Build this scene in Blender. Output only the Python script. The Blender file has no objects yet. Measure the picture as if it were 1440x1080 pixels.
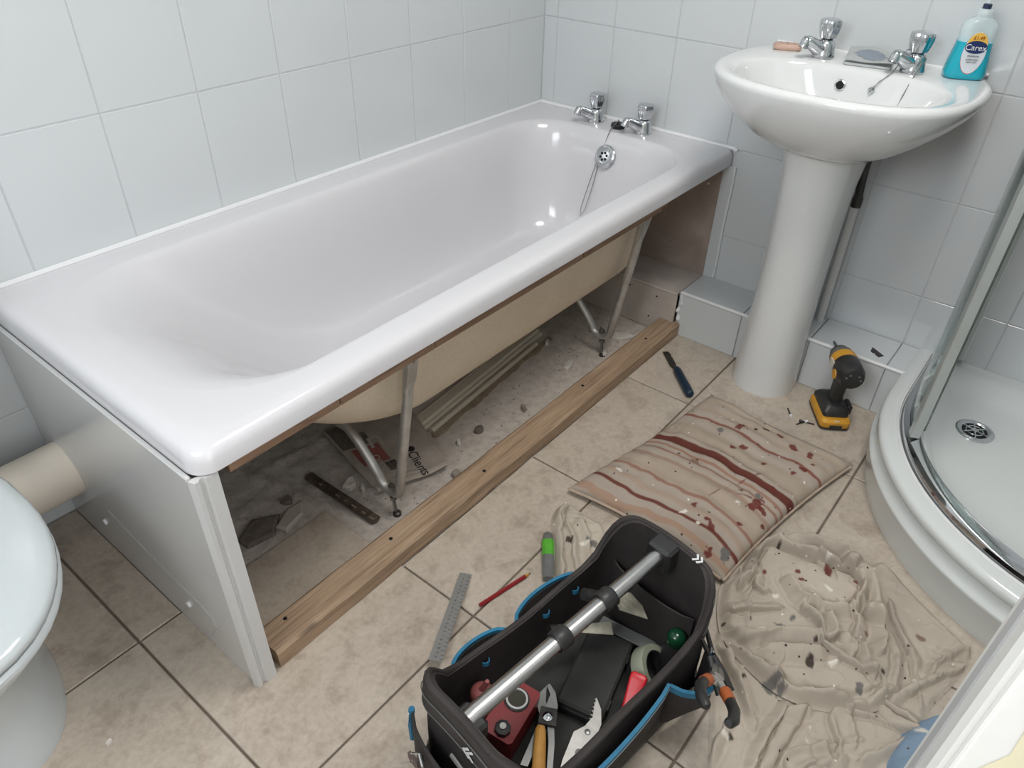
import bpy, math, random
import numpy as np
from mathutils import Vector, Matrix

random.seed(7)
SC = bpy.context.scene
COL = SC.collection
PI = math.pi

# ------------------------------------------------------------------ camera
cam = bpy.data.cameras.new('camera')
cam.sensor_width = 36.0
cam.lens = 1035.61 / 1440.0 * 36.0
cam.clip_start = 0.02
camo = bpy.data.objects.new('camera', cam)
COL.objects.link(camo)
camo.matrix_world = (Matrix.Translation((-2.0147, -1.4823, 1.2364)) @ Matrix.Rotation(-0.9089, 4, 'Z')
                     @ Matrix.Rotation(0.9357, 4, 'X') @ Matrix.Rotation(0.0278, 4, 'Z'))
SC.camera = camo

# ------------------------------------------------------------------ world, lights, exposure
w = bpy.data.worlds.new('world')
w.use_nodes = True
w.node_tree.nodes['Background'].inputs[0].default_value = (0.75, 0.85, 1.0, 1)
w.node_tree.nodes['Background'].inputs[1].default_value = 0.6
SC.world = w


def area_light(name, loc, rot, sx, sy, power, color, shape='RECTANGLE'):
    l = bpy.data.lights.new(name, 'AREA')
    l.shape = shape
    l.size = sx
    if shape == 'RECTANGLE':
        l.size_y = sy
    l.energy = power
    l.color = color
    o = bpy.data.objects.new(name, l)
    COL.objects.link(o)
    o.location = loc
    o.rotation_euler = rot
    return o


# fill for the back wall, set at an unseen window behind the camera
area_light('window_fill_light', (-2.80, -1.05, 1.62), (math.radians(80), 0, math.radians(-90)), 0.8, 0.85, 12.5, (0.95, 0.975, 1.0))
# round flush ceiling lamp
area_light('ceiling_lamp_light', (-1.00, -1.30, 2.24), (0, 0, 0), 0.60, 0.60, 12.5, (1.0, 0.965, 0.92), 'DISK')
# added fill at the doorway behind the camera, brightening the hollow under the bath
area_light('doorway_fill_light', (-1.98, -2.12, 1.05), (math.radians(90), 0, 0), 0.70, 1.85, 6.5, (1.0, 0.97, 0.93))

SC.view_settings.view_transform = 'Standard'
SC.view_settings.look = 'None'
SC.view_settings.gamma = 1.0
SC.view_settings.use_curve_mapping = False
SC.view_settings.exposure = 0.30
SC.cycles.use_denoising = True
SC.cycles.max_bounces = 10
SC.cycles.caustics_reflective = False
SC.cycles.caustics_refractive = False


# ------------------------------------------------------------------ material helpers
def lin(c):
    return tuple(((v / 255.0) / 12.92 if v <= 10.31 else ((v / 255.0 + 0.055) / 1.055) ** 2.4) for v in c)


class NT:
    """tiny node-graph helper"""

    def __init__(self, name):
        self.m = bpy.data.materials.new(name)
        self.m.use_nodes = True
        self.t = self.m.node_tree
        self.b = self.t.nodes['Principled BSDF']

    def n(self, kind, **kw):
        nd = self.t.nodes.new(kind)
        for k, v in kw.items():
            if k in nd.inputs.keys():
                nd.inputs[k].default_value = v
            else:
                setattr(nd, k, v)
        return nd

    def l(self, a, b):
        self.t.links.new(a, b)

    def coords(self, scale=1.0, rand=True):
        tc = self.n('ShaderNodeTexCoord')
        mp = self.n('ShaderNodeMapping')
        mp.inputs['Scale'].default_value = (scale, scale, scale) if not isinstance(scale, tuple) else scale
        self.l(tc.outputs['Object'], mp.inputs['Vector'])
        if rand:
            oi = self.n('ShaderNodeObjectInfo')
            mu = self.n('ShaderNodeMath', operation='MULTIPLY')
            mu.inputs[1].default_value = 37.0
            self.l(oi.outputs['Random'], mu.inputs[0])
            cx = self.n('ShaderNodeCombineXYZ')
            self.l(mu.outputs[0], cx.inputs[0])
            self.l(mu.outputs[0], cx.inputs[1])
            self.l(cx.outputs[0], mp.inputs['Location'])
        return mp.outputs[0]

    def noise(self, vec, scale, detail=4, rough=0.55, dist=0.0):
        nz = self.n('ShaderNodeTexNoise')
        nz.inputs['Scale'].default_value = scale
        nz.inputs['Detail'].default_value = detail
        nz.inputs['Roughness'].default_value = rough
        nz.inputs['Distortion'].default_value = dist
        self.l(vec, nz.inputs['Vector'])
        return nz.outputs['Fac']

    def ramp(self, fac, stops, interp='LINEAR'):
        r = self.n('ShaderNodeValToRGB')
        cr = r.color_ramp
        cr.interpolation = interp
        while len(cr.elements) < len(stops):
            cr.elements.new(0.5)
        for e, (p, c) in zip(cr.elements, stops):
            e.position = p
            e.color = (*c[:3], 1)
        self.l(fac, r.inputs[0])
        return r.outputs[0]

    def mix(self, fac, a, b, mode='MIX'):
        mx = self.n('ShaderNodeMix', data_type='RGBA', blend_type=mode)
        for s, v in ((0, fac), (6, a), (7, b)):
            if hasattr(v, 'links'):
                self.l(v, mx.inputs[s])
            elif s == 0:
                mx.inputs[0].default_value = v
            else:
                mx.inputs[s].default_value = (*v[:3], 1)
        return mx.outputs[2]

    def bump(self, h, strength=0.2, dist=0.002):
        b = self.n('ShaderNodeBump')
        b.inputs['Strength'].default_value = strength
        b.inputs['Distance'].default_value = dist
        self.l(h, b.inputs['Height'])
        self.l(b.outputs[0], self.b.inputs['Normal'])
        return b

    def col(self, c):
        if hasattr(c, 'links'):
            self.l(c, self.b.inputs['Base Color'])
        else:
            self.b.inputs['Base Color'].default_value = (*c[:3], 1)


def mat(name, rgb, rough=0.5, metal=0.0, var=0.0, vscale=8.0, bump=0.0, bscale=60.0, spec=0.5, bdist=0.002, coat=0.0):
    n = NT(name)
    c = lin(rgb)
    n.b.inputs['Roughness'].default_value = rough
    n.b.inputs['Metallic'].default_value = metal
    n.b.inputs['Specular IOR Level'].default_value = spec
    if coat:
        n.b.inputs['Coat Weight'].default_value = coat
        n.b.inputs['Coat Roughness'].default_value = 0.05
    v = n.coords(1.0) if (var or bump) else None
    if var:
        f = n.noise(v, vscale, 5, 0.6)
        lo = tuple(x * (1 - var) for x in c)
        hi = tuple(min(1, x * (1 + var)) for x in c)
        n.col(n.ramp(f, [(0.3, lo), (0.7, hi)]))
    else:
        n.col(c)
    if bump:
        n.bump(n.noise(v, bscale, 3, 0.5), bump, bdist)
    return n.m


M = {}
M['tile'] = mat('white_wall_tile', (206, 210, 212), 0.13, bump=0.12, bscale=9, bdist=0.004)
M['grout'] = mat('wall_grout', (190, 193, 195), 0.8, var=0.08, vscale=30)
M['wall'] = mat('painted_wall', (222, 222, 220), 0.7)
M['ceil'] = mat('ceiling_paint', (236, 236, 234), 0.8)
M['porcelain'] = mat('white_porcelain', (222, 224, 224), 0.10, coat=0.4)
M['toilet'] = mat('toilet_ceramic', (192, 198, 200), 0.12, coat=0.3)
M['acrylic'] = mat('white_acrylic', (212, 211, 214), 0.16, coat=0.35)
M['panelwhite'] = mat('panel_gloss_white', (198, 198, 197), 0.09, bump=0.05, bscale=6)
M['silicone'] = mat('white_silicone', (228, 229, 230), 0.35)
M['plastic_white'] = mat('white_plastic', (228, 228, 226), 0.35)
M['cream_pipe'] = mat('cream_soil_pipe', (222, 212, 198), 0.45, var=0.05)
M['chrome'] = mat('polished_chrome', (205, 207, 210), 0.06, 1.0)
M['alu'] = mat('satin_aluminium', (190, 190, 190), 0.28, 1.0, var=0.08, vscale=20)
M['galv'] = mat('galvanised_steel', (190, 188, 184), 0.40, 0.7, var=0.2, vscale=25)
M['steel'] = mat('tool_steel', (150, 150, 148), 0.33, 0.9, var=0.15, vscale=30)
M['darksteel'] = mat('dark_steel', (70, 68, 66), 0.4, 0.7, var=0.25, vscale=30)
M['rubber'] = mat('black_rubber', (22, 22, 23), 0.55)
M['black'] = mat('black_plastic', (42, 42, 42), 0.42, var=0.25, vscale=25)
M['blackhole'] = mat('dark_hole', (12, 12, 12), 0.8)
M['shalu'] = mat('shower_frame_aluminium', (196, 202, 200), 0.34, 0.55, var=0.04)
M['trayacrylic'] = mat('shower_tray_white', (214, 218, 217), 0.15, coat=0.3)


def m_floor_tile():
    n = NT('beige_floor_tile')
    v = n.coords(1.0)
    a = n.noise(v, 3.0, 8, 0.62, 0.6)
    b = n.noise(v, 16.0, 6, 0.65, 0.3)
    c = n.noise(v, 90.0, 3, 0.6)
    base = n.ramp(a, [(0.28, lin((142, 130, 117))), (0.45, lin((178, 166, 152))), (0.58, lin((192, 181, 167))), (0.78, lin((163, 149, 134)))])
    veins = n.ramp(b, [(0.38, lin((148, 134, 119))), (0.52, lin((193, 182, 168))), (0.68, lin((168, 155, 140)))])
    x = n.mix(0.45, base, veins)
    x = n.mix(0.12, x, n.ramp(c, [(0.35, lin((130, 112, 95))), (0.65, lin((222, 210, 196)))]))
    n.col(x)
    n.b.inputs['Roughness'].default_value = 0.42
    n.bump(c, 0.12, 0.001)
    return n.m


def m_screed():
    n = NT('dusty_screed')
    v = n.coords(1.0, False)
    a = n.noise(v, 5.0, 8, 0.65, 0.8)
    b = n.noise(v, 45.0, 6, 0.7)
    g = n.n('ShaderNodeSeparateXYZ')
    n.l(v, g.inputs[0])
    # older grey concrete towards the foot end, paler screed towards the taps
    mr = n.n('ShaderNodeMapRange')
    mr.inputs['From Min'].default_value = -1.25
    mr.inputs['From Max'].default_value = -0.95
    n.l(g.outputs[0], mr.inputs['Value'])
    old = n.ramp(a, [(0.25, lin((158, 150, 143))), (0.5, lin((196, 188, 180))), (0.72, lin((220, 214, 207)))])
    new = n.ramp(a, [(0.25, lin((192, 181, 170))), (0.5, lin((207, 197, 186))), (0.75, lin((216, 207, 197)))])
    x = n.mix(mr.outputs[0], old, new)
    x = n.mix(0.5, x, n.ramp(b, [(0.3, lin((128, 119, 111))), (0.55, lin((196, 187, 177))), (0.8, lin((205, 198, 190)))]))
    n.col(x)
    n.b.inputs['Roughness'].default_value = 0.92
    n.bump(b, 0.9, 0.006)
    return n.m


def m_wood(name, c1, c2, c3, stretch=(1.2, 26, 26), rough=0.65):
    n = NT(name)
    v = n.coords(stretch)
    a = n.noise(v, 2.2, 6, 0.6, 1.2)
    b = n.noise(v, 7.0, 5, 0.7, 0.4)
    x = n.ramp(a, [(0.3, lin(c1)), (0.5, lin(c2)), (0.7, lin(c3))])
    x = n.mix(0.35, x, n.ramp(b, [(0.35, lin(tuple(k * 0.72 for k in c1))), (0.6, lin(c3))]))
    v2 = n.coords((6, 22, 22))
    k = n.noise(v2, 1.0, 2, 0.5)
    x = n.mix(n.ramp(k, [(0.68, (0, 0, 0)), (0.76, (1, 1, 1))]), x, lin(tuple(q * 0.55 for q in c1)))
    n.col(x)
    n.b.inputs['Roughness'].default_value = rough
    n.bump(b, 0.35, 0.002)
    return n.m


def m_shell():
    n = NT('cream_fibreglass')
    v = n.coords(1.0, False)
    b = n.noise(v, 160.0, 4, 0.7)
    a = n.noise(v, 6.0, 4, 0.6)
    x = n.ramp(a, [(0.3, lin((226, 208, 184))), (0.7, lin((238, 222, 199)))])
    x = n.mix(0.3, x, n.ramp(b, [(0.35, lin((208, 188, 162))), (0.65, lin((242, 229, 209)))]))
    n.col(x)
    n.b.inputs['Roughness'].default_value = 0.6
    n.bump(b, 0.35, 0.0015)
    return n.m


def m_plaster():
    n = NT('brown_bare_plaster')
    v = n.coords(1.0, False)
    a = n.noise(v, 7.0, 6, 0.6, 0.5)
    b = n.noise(v, 14.0, 5, 0.6, 0.8)
    x = n.ramp(a, [(0.3, lin((152, 137, 128))), (0.55, lin((170, 154, 144))), (0.75, lin((184, 169, 158)))])
    x = n.mix(n.ramp(b, [(0.66, (0, 0, 0)), (0.74, (0.8, 0.8, 0.8))]), x, lin((120, 103, 94)))
    n.col(x)
    n.b.inputs['Roughness'].default_value = 0.8
    return n.m


def m_vcol(name, rough, speck=True, bump=0.25, bscale=350.0, weave=True):
    """fabric whose dye, stripes and paint stains come from a colour attribute"""
    n = NT(name)
    at = n.n('ShaderNodeVertexColor')
    at.layer_name = 'dye'
    v = n.coords(1.0, False)
    a = n.noise(v, 14.0, 4, 0.6)
    x = n.mix(0.5, at.outputs[0], n.ramp(a, [(0.3, (0.86, 0.85, 0.84)), (0.7, (1, 1, 1))]), 'MULTIPLY')
    if speck:
        vo = n.n('ShaderNodeTexVoronoi')
        vo.inputs['Scale'].default_value = 62.0
        n.l(v, vo.inputs['Vector'])
        sp = n.ramp(vo.outputs['Distance'], [(0.13, (1, 1, 1)), (0.18, (0, 0, 0))])
        wn = n.n('ShaderNodeTexWhiteNoise')
        n.l(vo.outputs['Position'], wn.inputs['Vector'])
        keep = n.ramp(wn.outputs['Value'], [(0.77, (0, 0, 0)), (0.79, (1, 1, 1))])
        which = n.ramp(wn.outputs['Value'], [(0.78, lin((75, 48, 42))), (0.86, lin((60, 56, 54))), (0.91, lin((222, 216, 208)))], 'CONSTANT')
        x = n.mix(n.mix(1.0, sp, keep, 'MULTIPLY'), x, which)
    n.col(x)
    n.b.inputs['Roughness'].default_value = rough
    n.b.inputs['Specular IOR Level'].default_value = 0.15
    n.bump(n.noise(v, bscale, 2, 0.6), bump, 0.001)
    return n.m


M['floor_tile'] = m_floor_tile()
M['floor_grout'] = mat('floor_grout', (120, 108, 97), 0.9, var=0.2, vscale=20)
M['screed'] = m_screed()
M['timber'] = m_wood('rough_batten', (126, 104, 83), (163, 137, 111), (184, 159, 133))
M['chip'] = m_wood('brown_chipboard', (128, 98, 76), (150, 118, 94), (166, 136, 112))
M['shell'] = m_shell()
M['plaster'] = m_plaster()
M['cloth'] = m_vcol('stained_cotton_sheet', 0.9)
M['cushion'] = m_vcol('striped_canvas', 0.85)
M['bagcloth'] = mat('black_bag_canvas', (60, 56, 55), 0.8, var=0.3, vscale=9, bump=0.3, bscale=500, spec=0.25, bdist=0.001)
M['bagdirty'] = mat('dusty_black_lining', (58, 58, 56), 0.75, var=0.4, vscale=7, spec=0.3)
M['bagbase'] = mat('black_moulded_base', (26, 29, 29), 0.4)
M['blue'] = mat('blue_binding', (38, 112, 146), 0.6, var=0.15, vscale=30)
M['reflect'] = mat('silver_reflective_tape', (214, 214, 214), 0.4)
M['red'] = mat('red_plastic', (136, 34, 38), 0.35, var=0.1)
M['brightred'] = mat('bright_red_plastic', (205, 38, 48), 0.35)
M['yellow'] = mat('drill_yellow', (208, 152, 48), 0.42, var=0.12, vscale=30)
M['green'] = mat('lime_green_grip', (84, 166, 48), 0.5, var=0.12, vscale=40)
M['greygrip'] = mat('grey_grip', (104, 106, 104), 0.55, var=0.15, vscale=40)
M['orange'] = mat('orange_grip', (172, 92, 50), 0.5, var=0.1)
M['woodhandle'] = m_wood('yellow_wood_handle', (186, 128, 54), (206, 150, 70), (220, 166, 88), (8, 60, 60), 0.5)
M['navy'] = mat('dark_blue_grip', (24, 44, 62), 0.4)
M['paperA'] = mat('dusty_newsprint', (176, 166, 155), 0.9, var=0.08, vscale=12)


# ------------------------------------------------------------------ mesh helpers
class MB:
    def __init__(self):
        self.v = []
        self.f = []

    def add(self, vs, fs):
        o = len(self.v)
        self.v.extend([tuple(p) for p in vs])
        self.f.extend([tuple(i + o for i in f) for f in fs])
        return self

    def box(self, x0, x1, y0, y1, z0, z1, b=0.0):
        if b <= 0:
            vs = [(x, y, z) for z in (z0, z1) for y in (y0, y1) for x in (x0, x1)]
            return self.add(vs, [(0, 2, 3, 1), (4, 5, 7, 6), (0, 1, 5, 4), (2, 6, 7, 3), (0, 4, 6, 2), (1, 3, 7, 5)])
        # chamfered box: 24 vertices
        vs, key = [], {}
        X, Y, Z = (x0, x1), (y0, y1), (z0, z1)
        for i in (0, 1):
            for j in (0, 1):
                for k in (0, 1):
                    sx, sy, sz = (1 - 2 * i) * b, (1 - 2 * j) * b, (1 - 2 * k) * b
                    for a, p in enumerate(((X[i], Y[j] + sy, Z[k] + sz), (X[i] + sx, Y[j], Z[k] + sz), (X[i] + sx, Y[j] + sy, Z[k]))):
                        key[(i, j, k, a)] = len(vs)
                        vs.append(p)
        K = key
        fs = []
        for i in (0, 1):
            q = [K[(i, 0, 0, 0)], K[(i, 1, 0, 0)], K[(i, 1, 1, 0)], K[(i, 0, 1, 0)]]
            fs.append(q if i else q[::-1])
            q = [K[(0, i, 0, 1)], K[(1, i, 0, 1)], K[(1, i, 1, 1)], K[(0, i, 1, 1)]]
            fs.append(q[::-1] if i else q)
            q = [K[(0, 0, i, 2)], K[(1, 0, i, 2)], K[(1, 1, i, 2)], K[(0, 1, i, 2)]]
            fs.append(q if i else q[::-1])
        for j in (0, 1):
            for k in (0, 1):
                fs.append([K[(0, j, k, 1)], K[(1, j, k, 1)], K[(1, j, k, 2)], K[(0, j, k, 2)]])
                fs.append([K[(j, 0, k, 0)], K[(j, 1, k, 0)], K[(j, 1, k, 2)], K[(j, 0, k, 2)]])
                fs.append([K[(j, k, 0, 0)], K[(j, k, 1, 0)], K[(j, k, 1, 1)], K[(j, k, 0, 1)]])
                for i in (0, 1):
                    fs.append([K[(i, j, k, 0)], K[(i, j, k, 1)], K[(i, j, k, 2)]])
        return self.add(vs, fs)

    def loft(self, rings, cap0=True, cap1=True, closed=True):
        n = len(rings[0])
        o = len(self.v)
        for r in rings:
            self.v.extend([tuple(p) for p in r])
        m = n if closed else n - 1
        for i in range(len(rings) - 1):
            for j in range(m):
                a, b = o + i * n + j, o + i * n + (j + 1) % n
                self.f.append((a, b, b + n, a + n))
        if cap0:
            self.f.append(tuple(o + j for j in range(n))[::-1])
        if cap1:
            self.f.append(tuple(o + (len(rings) - 1) * n + j for j in range(n)))
        return self

    def lathe(self, prof, c=(0, 0, 0), n=24, axis='Z', cap0=True, cap1=True):
        rings = []
        for r, h in prof:
            ring = []
            for k in range(n):
                a = 2 * PI * k / n
                p = (r * math.cos(a), r * math.sin(a), h)
                if axis == 'X':
                    p = (h, p[0], p[1])
                elif axis == 'Y':
                    p = (p[1], h, p[0])
                ring.append((p[0] + c[0], p[1] + c[1], p[2] + c[2]))
            rings.append(ring)
        return self.loft(rings, cap0, cap1)

    def tube(self, pts, r, n=10, cap=True, flat=None):
        """round tube along a polyline; r may be a list; flat=(axis vector, factor) squashes it"""
        P = [Vector(p) for p in pts]
        R = r if isinstance(r, (list, tuple)) else [r] * len(P)
        up = None
        rings = []
        for i, p in enumerate(P):
            t = (P[min(i + 1, len(P) - 1)] - P[max(i - 1, 0)]).normalized()
            if up is None:
                up = Vector((0, 0, 1)) if abs(t.z) < 0.9 else Vector((1, 0, 0))
            s = t.cross(up).normalized()
            up = s.cross(t).normalized()
            ring = []
            for k in range(n):
                a = 2 * PI * k / n
                d = s * math.cos(a) * R[i] + up * math.sin(a) * R[i]
                if flat:
                    ax = Vector(flat[0])
                    d = d - ax * d.dot(ax) * (1 - flat[1])
                ring.append(p + d)
            rings.append(ring)
        return self.loft(rings, cap, cap)

    def ribbon(self, pts, width, thick, wdir):
        """flat strip along a polyline, width along wdir"""
        P = [Vector(p) for p in pts]
        wd = Vector(wdir).normalized()
        rings = []
        for i, p in enumerate(P):
            t = (P[min(i + 1, len(P) - 1)] - P[max(i - 1, 0)]).normalized()
            w_ = (wd - t * wd.dot(t)).normalized()
            nrm = t.cross(w_).normalized()
            rings.append([p + w_ * (sx * width / 2) + nrm * (sy * thick / 2) for sx, sy in ((-1, -1), (1, -1), (1, 1), (-1, 1))])
        return self.loft(rings)

    def prism(self, poly, z0, z1):
        n = len(poly)
        vs = [(x, y, z0) for x, y in poly] + [(x, y, z1) for x, y in poly]
        fs = [tuple(range(n))[::-1], tuple(range(n, 2 * n))] + [(i, (i + 1) % n, n + (i + 1) % n, n + i) for i in range(n)]
        return self.add(vs, fs)

    def xf(self, mtx):
        self.v = [tuple(mtx @ Vector(p)) for p in self.v]
        return self

    def mesh(self, name, smooth=False, angle=None):
        me = bpy.data.meshes.new(name)
        me.from_pydata(self.v, [], self.f)
        me.validate()
        import bmesh
        bm = bmesh.new()
        bm.from_mesh(me)
        bmesh.ops.recalc_face_normals(bm, faces=bm.faces)
        bm.to_mesh(me)
        bm.free()
        if smooth:
            me.shade_smooth()
            if angle:
                me.set_sharp_from_angle(angle=math.radians(angle))
        return me


def link(name, me, m, parent=None):
    o = bpy.data.objects.new(name, me)
    COL.objects.link(o)
    if m is not None and not me.materials:
        me.materials.append(m if not isinstance(m, str) else M[m])
    if parent is not None:
        o.parent = parent
    return o


def obj(name, mb, m, parent=None, smooth=False, angle=40):
    return link(name, mb.mesh(name, smooth, angle if smooth else None), m, parent)


def tag(o, label, cat, group=None):
    o['label'] = label
    o['category'] = cat
    if group:
        o['group'] = group
    return o


def struct(o):
    o['kind'] = 'structure'
    return o


def thing(name, label, cat, loc=(0, 0, 0), rz=0.0, group=None):
    o = bpy.data.objects.new(name, None)
    COL.objects.link(o)
    o.empty_display_size = 0.05
    o.location = loc
    o.rotation_euler = (0, 0, rz)
    return tag(o, label, cat, group)


def copy_tree(root, loc, rz, label, group=None):
    r = root.copy()
    COL.objects.link(r)
    r.location = loc
    r.rotation_euler = (0, 0, rz)
    r['label'] = label
    if group:
        r['group'] = group
    for ch in root.children:
        c = ch.copy()
        COL.objects.link(c)
        c.parent = r
        for g in ch.children:
            d = g.copy()
            COL.objects.link(d)
            d.parent = c
    return r


def text_obj(name, body, size, m, mtx, parent=None, depth=0.0002, sx=1.0):
    cu = bpy.data.curves.new('lettering', 'FONT')
    cu.body = body
    cu.size = size
    cu.extrude = depth
    cu.align_x = 'CENTER'
    cu.align_y = 'CENTER'
    t = bpy.data.objects.new('lettering', cu)
    COL.objects.link(t)
    dg = bpy.context.evaluated_depsgraph_get()
    me = bpy.data.meshes.new_from_object(t.evaluated_get(dg))
    bpy.data.objects.remove(t)
    bpy.data.curves.remove(cu)
    me.transform(mtx @ Matrix.Diagonal((sx, 1, 1, 1)))
    me.materials.clear()
    return link(name, me, m, parent)


def frame(loc, xdir, ydir):
    x = Vector(xdir).normalized()
    y = Vector(ydir)
    y = (y - x * y.dot(x)).normalized()
    z = x.cross(y)
    m_ = Matrix((x, y, z)).transposed().to_4x4()
    return Matrix.Translation(loc) @ m_


def rrect(x0, x1, y0, y1, r, n=8, side=3):
    """rounded rectangle, r = (r at x0y0, x1y0, x1y1, x0y1)"""
    if not isinstance(r, (tuple, list)):
        r = (r,) * 4
    cs = ((x0 + r[0], y0 + r[0], PI), (x1 - r[1], y0 + r[1], 1.5 * PI), (x1 - r[2], y1 - r[2], 0), (x0 + r[3], y1 - r[3], 0.5 * PI))
    arcs = []
    for (cx, cy, a0), rr in zip(cs, r):
        arcs.append([(cx + rr * math.cos(a0 + 0.5 * PI * i / n), cy + rr * math.sin(a0 + 0.5 * PI * i / n)) for i in range(n + 1)])
    out = []
    for i in range(4):
        out += arcs[i]
        a, b = arcs[i][-1], arcs[(i + 1) % 4][0]
        out += [(a[0] + (b[0] - a[0]) * k / (side + 1), a[1] + (b[1] - a[1]) * k / (side + 1)) for k in range(1, side + 1)]
    return out


def ring(pts, z):
    return [(x, y, z) for x, y in pts]


def lerp(a, b, t):
    return a + (b - a) * t

# ================================================================== THE ROOM
RX0, RX1, RY0, RY1, RZ = -2.85, 0.0, -2.11, 0.0, 2.30
TW, TH, GR = 0.2041, 0.2572, 0.0024
ZG = 0.5497          # a horizontal joint of the wall tiles
XG, YG = -0.1687, -0.0491


def tile_mesh(w_, h_, t=0.007, b=0.0012):
    """tile lying in local XZ, glazed face at y=0 looking to -y"""
    m_ = MB()
    r0 = [(-w_ / 2, t, -h_ / 2), (w_ / 2, t, -h_ / 2), (w_ / 2, t, h_ / 2), (-w_ / 2, t, h_ / 2)]
    r1 = [(x, b, z) for x, y, z in r0]
    r2 = [(x - math.copysign(b, x), 0, z - math.copysign(b, z)) for x, y, z in r0]
    m_.loft([r0, r1, r2], True, True)
    return m_.mesh('tile')


_tm = {}


def tm(w_, h_):
    k = (round(w_, 4), round(h_, 4))
    if k not in _tm:
        _tm[k] = tile_mesh(w_, h_)
    return _tm[k]


def place_tile(parent, c, w_, h_, rot):
    o = link('tile', tm(w_, h_), 'tile', parent)
    o.location = c
    j = 0.0012
    o.rotation_euler = (random.uniform(-j, j), random.uniform(-j, j), rot + random.uniform(-j, j))
    return o


def lines(a, b, start, pitch):
    k0 = math.ceil((a - start) / pitch - 1e-6)
    out = [a]
    k = k0
    while start + k * pitch < b - 1e-4:
        if start + k * pitch > a + 1e-4:
            out.append(start + k * pitch)
        k += 1
    return out + [b]


wall_left = struct(obj('wall_left', MB().box(RX0, 0.02, 0.0009, 0.06, -0.01, RZ), 'grout'))
wall_back = struct(obj('wall_back', MB().box(0.0009, 0.06, RY0, 0.0009, -0.01, RZ), 'grout'))
wall_right = struct(obj('wall_right', MB().box(RX0, -2.36, RY0 - 0.06, RY0, -0.01, RZ).box(-1.60, 0.06, RY0 - 0.06, RY0, -0.01, RZ).box(-2.36, -1.60, RY0 - 0.06, RY0, 2.03, RZ), 'wall'))
wall_front = struct(obj('wall_front', MB().box(RX0 - 0.06, RX0, RY0 - 0.06, 0.06, -0.01, RZ), 'wall'))
struct(obj('ceiling', MB().box(RX0 - 0.06, 0.06, RY0 - 0.06, 0.06, RZ, RZ + 0.04), 'ceil'))

ZL = lines(0.0, RZ, ZG, TH)
xs = lines(RX0, 0.0, XG, TW)
for i in range(len(xs) - 1):
    for j in range(len(ZL) - 1):
        xa, xb, za, zb = xs[i], xs[i + 1], ZL[j], ZL[j + 1]
        if xb - xa < 0.01 or zb - za < 0.01:
            continue
        if zb < 0.56 and xa > -1.72:      # nothing is tiled behind the bath
            continue
        place_tile(wall_left, ((xa + xb) / 2, 0, (za + zb) / 2), xb - xa - GR, zb - za - GR, 0.0)
ys = lines(RY0, 0.0, YG, TW)
for i in range(len(ys) - 1):
    for j in range(len(ZL) - 1):
        ya, yb, za, zb = ys[i], ys[i + 1], ZL[j], ZL[j + 1]
        if zb < 0.56 and ya > -0.69:
            continue
        if yb - ya < 0.01:
            continue
        if zb < 0.56 and yb > -0.69:
            yb = -0.668 + GR / 2
        place_tile(wall_back, (0, (ya + yb) / 2, (za + zb) / 2), yb - ya - GR, zb - za - GR, -PI / 2)
xr = lines(-1.52, 0.0, -0.0009, TW)
for i in range(len(xr) - 1):          # tiles on the shower side wall
    for j in range(len(ZL) - 1):
        xa, xb, za, zb = xr[i], xr[i + 1], ZL[j], ZL[j + 1]
        if xb - xa > 0.01:
            place_tile(wall_right, ((xa + xb) / 2, RY0 + 0.003, (za + zb) / 2), xb - xa - GR, zb - za - GR, PI)
# the strip of wall left bare behind the bath panel
obj('bare_plaster', MB().box(-0.001, 0.004, -0.667, -0.004, 0.0, 0.53), 'plaster', wall_back)
nail = MB().tube([(-0.001, -0.633, 0.437), (-0.014, -0.634, 0.440)], 0.0015, 6).lathe([(0.0035, 0), (0.0035, 0.001)], (-0.014, -0.634, 0.440), 10, 'X')
obj('wall_nail', nail, 'silicone', wall_back)

# ------------------------------------------------------------------ floor
T, XM, YL = 0.4485, -1.7917, -0.8789
floor = struct(obj('floor', MB().box(RX0 - 0.05, 0.06, RY0 - 0.06, 0.06, -0.06, -0.006), 'floor_grout'))
fx = lines(RX0, 0.0, XM, T)
fy = lines(RY0, 0.0, YL, T)
FG = 0.0045
_ft = {}


def floor_tile(xa, xb, ya, yb):
    if xb - xa < 0.012 or yb - ya < 0.012:
        return
    k = (round(xb - xa, 4), round(yb - ya, 4))
    if k not in _ft:
        w_, h_ = k[0] - FG, k[1] - FG
        m_ = MB()
        r0 = [(-w_ / 2, -h_ / 2, -0.008), (w_ / 2, -h_ / 2, -0.008), (w_ / 2, h_ / 2, -0.008), (-w_ / 2, h_ / 2, -0.008)]
        r1 = [(x, y, -0.0015) for x, y, z in r0]
        r2 = [(x - math.copysign(0.0015, x), y - math.copysign(0.0015, y), 0) for x, y, z in r0]
        _ft[k] = m_.loft([r0, r1, r2]).mesh('tile')
    o = link('tile', _ft[k], 'floor_tile', floor)
    o.location = ((xa + xb) / 2, (ya + yb) / 2, random.uniform(-0.0004, 0.0004))


for i in range(len(fx) - 1):
    for j in range(len(fy) - 1):
        xa, xb, ya, yb = fx[i], fx[i + 1], fy[j], fy[j + 1]
        if ya < YL + T - 0.01:                 # rows in front of, or partly under, the bath
            if abs(ya - YL) < 0.01 and xa > XM + T - 0.01:
                floor_tile(xa, xb, ya, -0.680)
            else:
                floor_tile(xa, xb, ya, yb)
        elif xa < XM - 0.01:
            floor_tile(xa, xb, ya, yb)
        elif abs(xa - XM) < 0.01:
            floor_tile(xa, -1.702, ya, yb)


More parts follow.
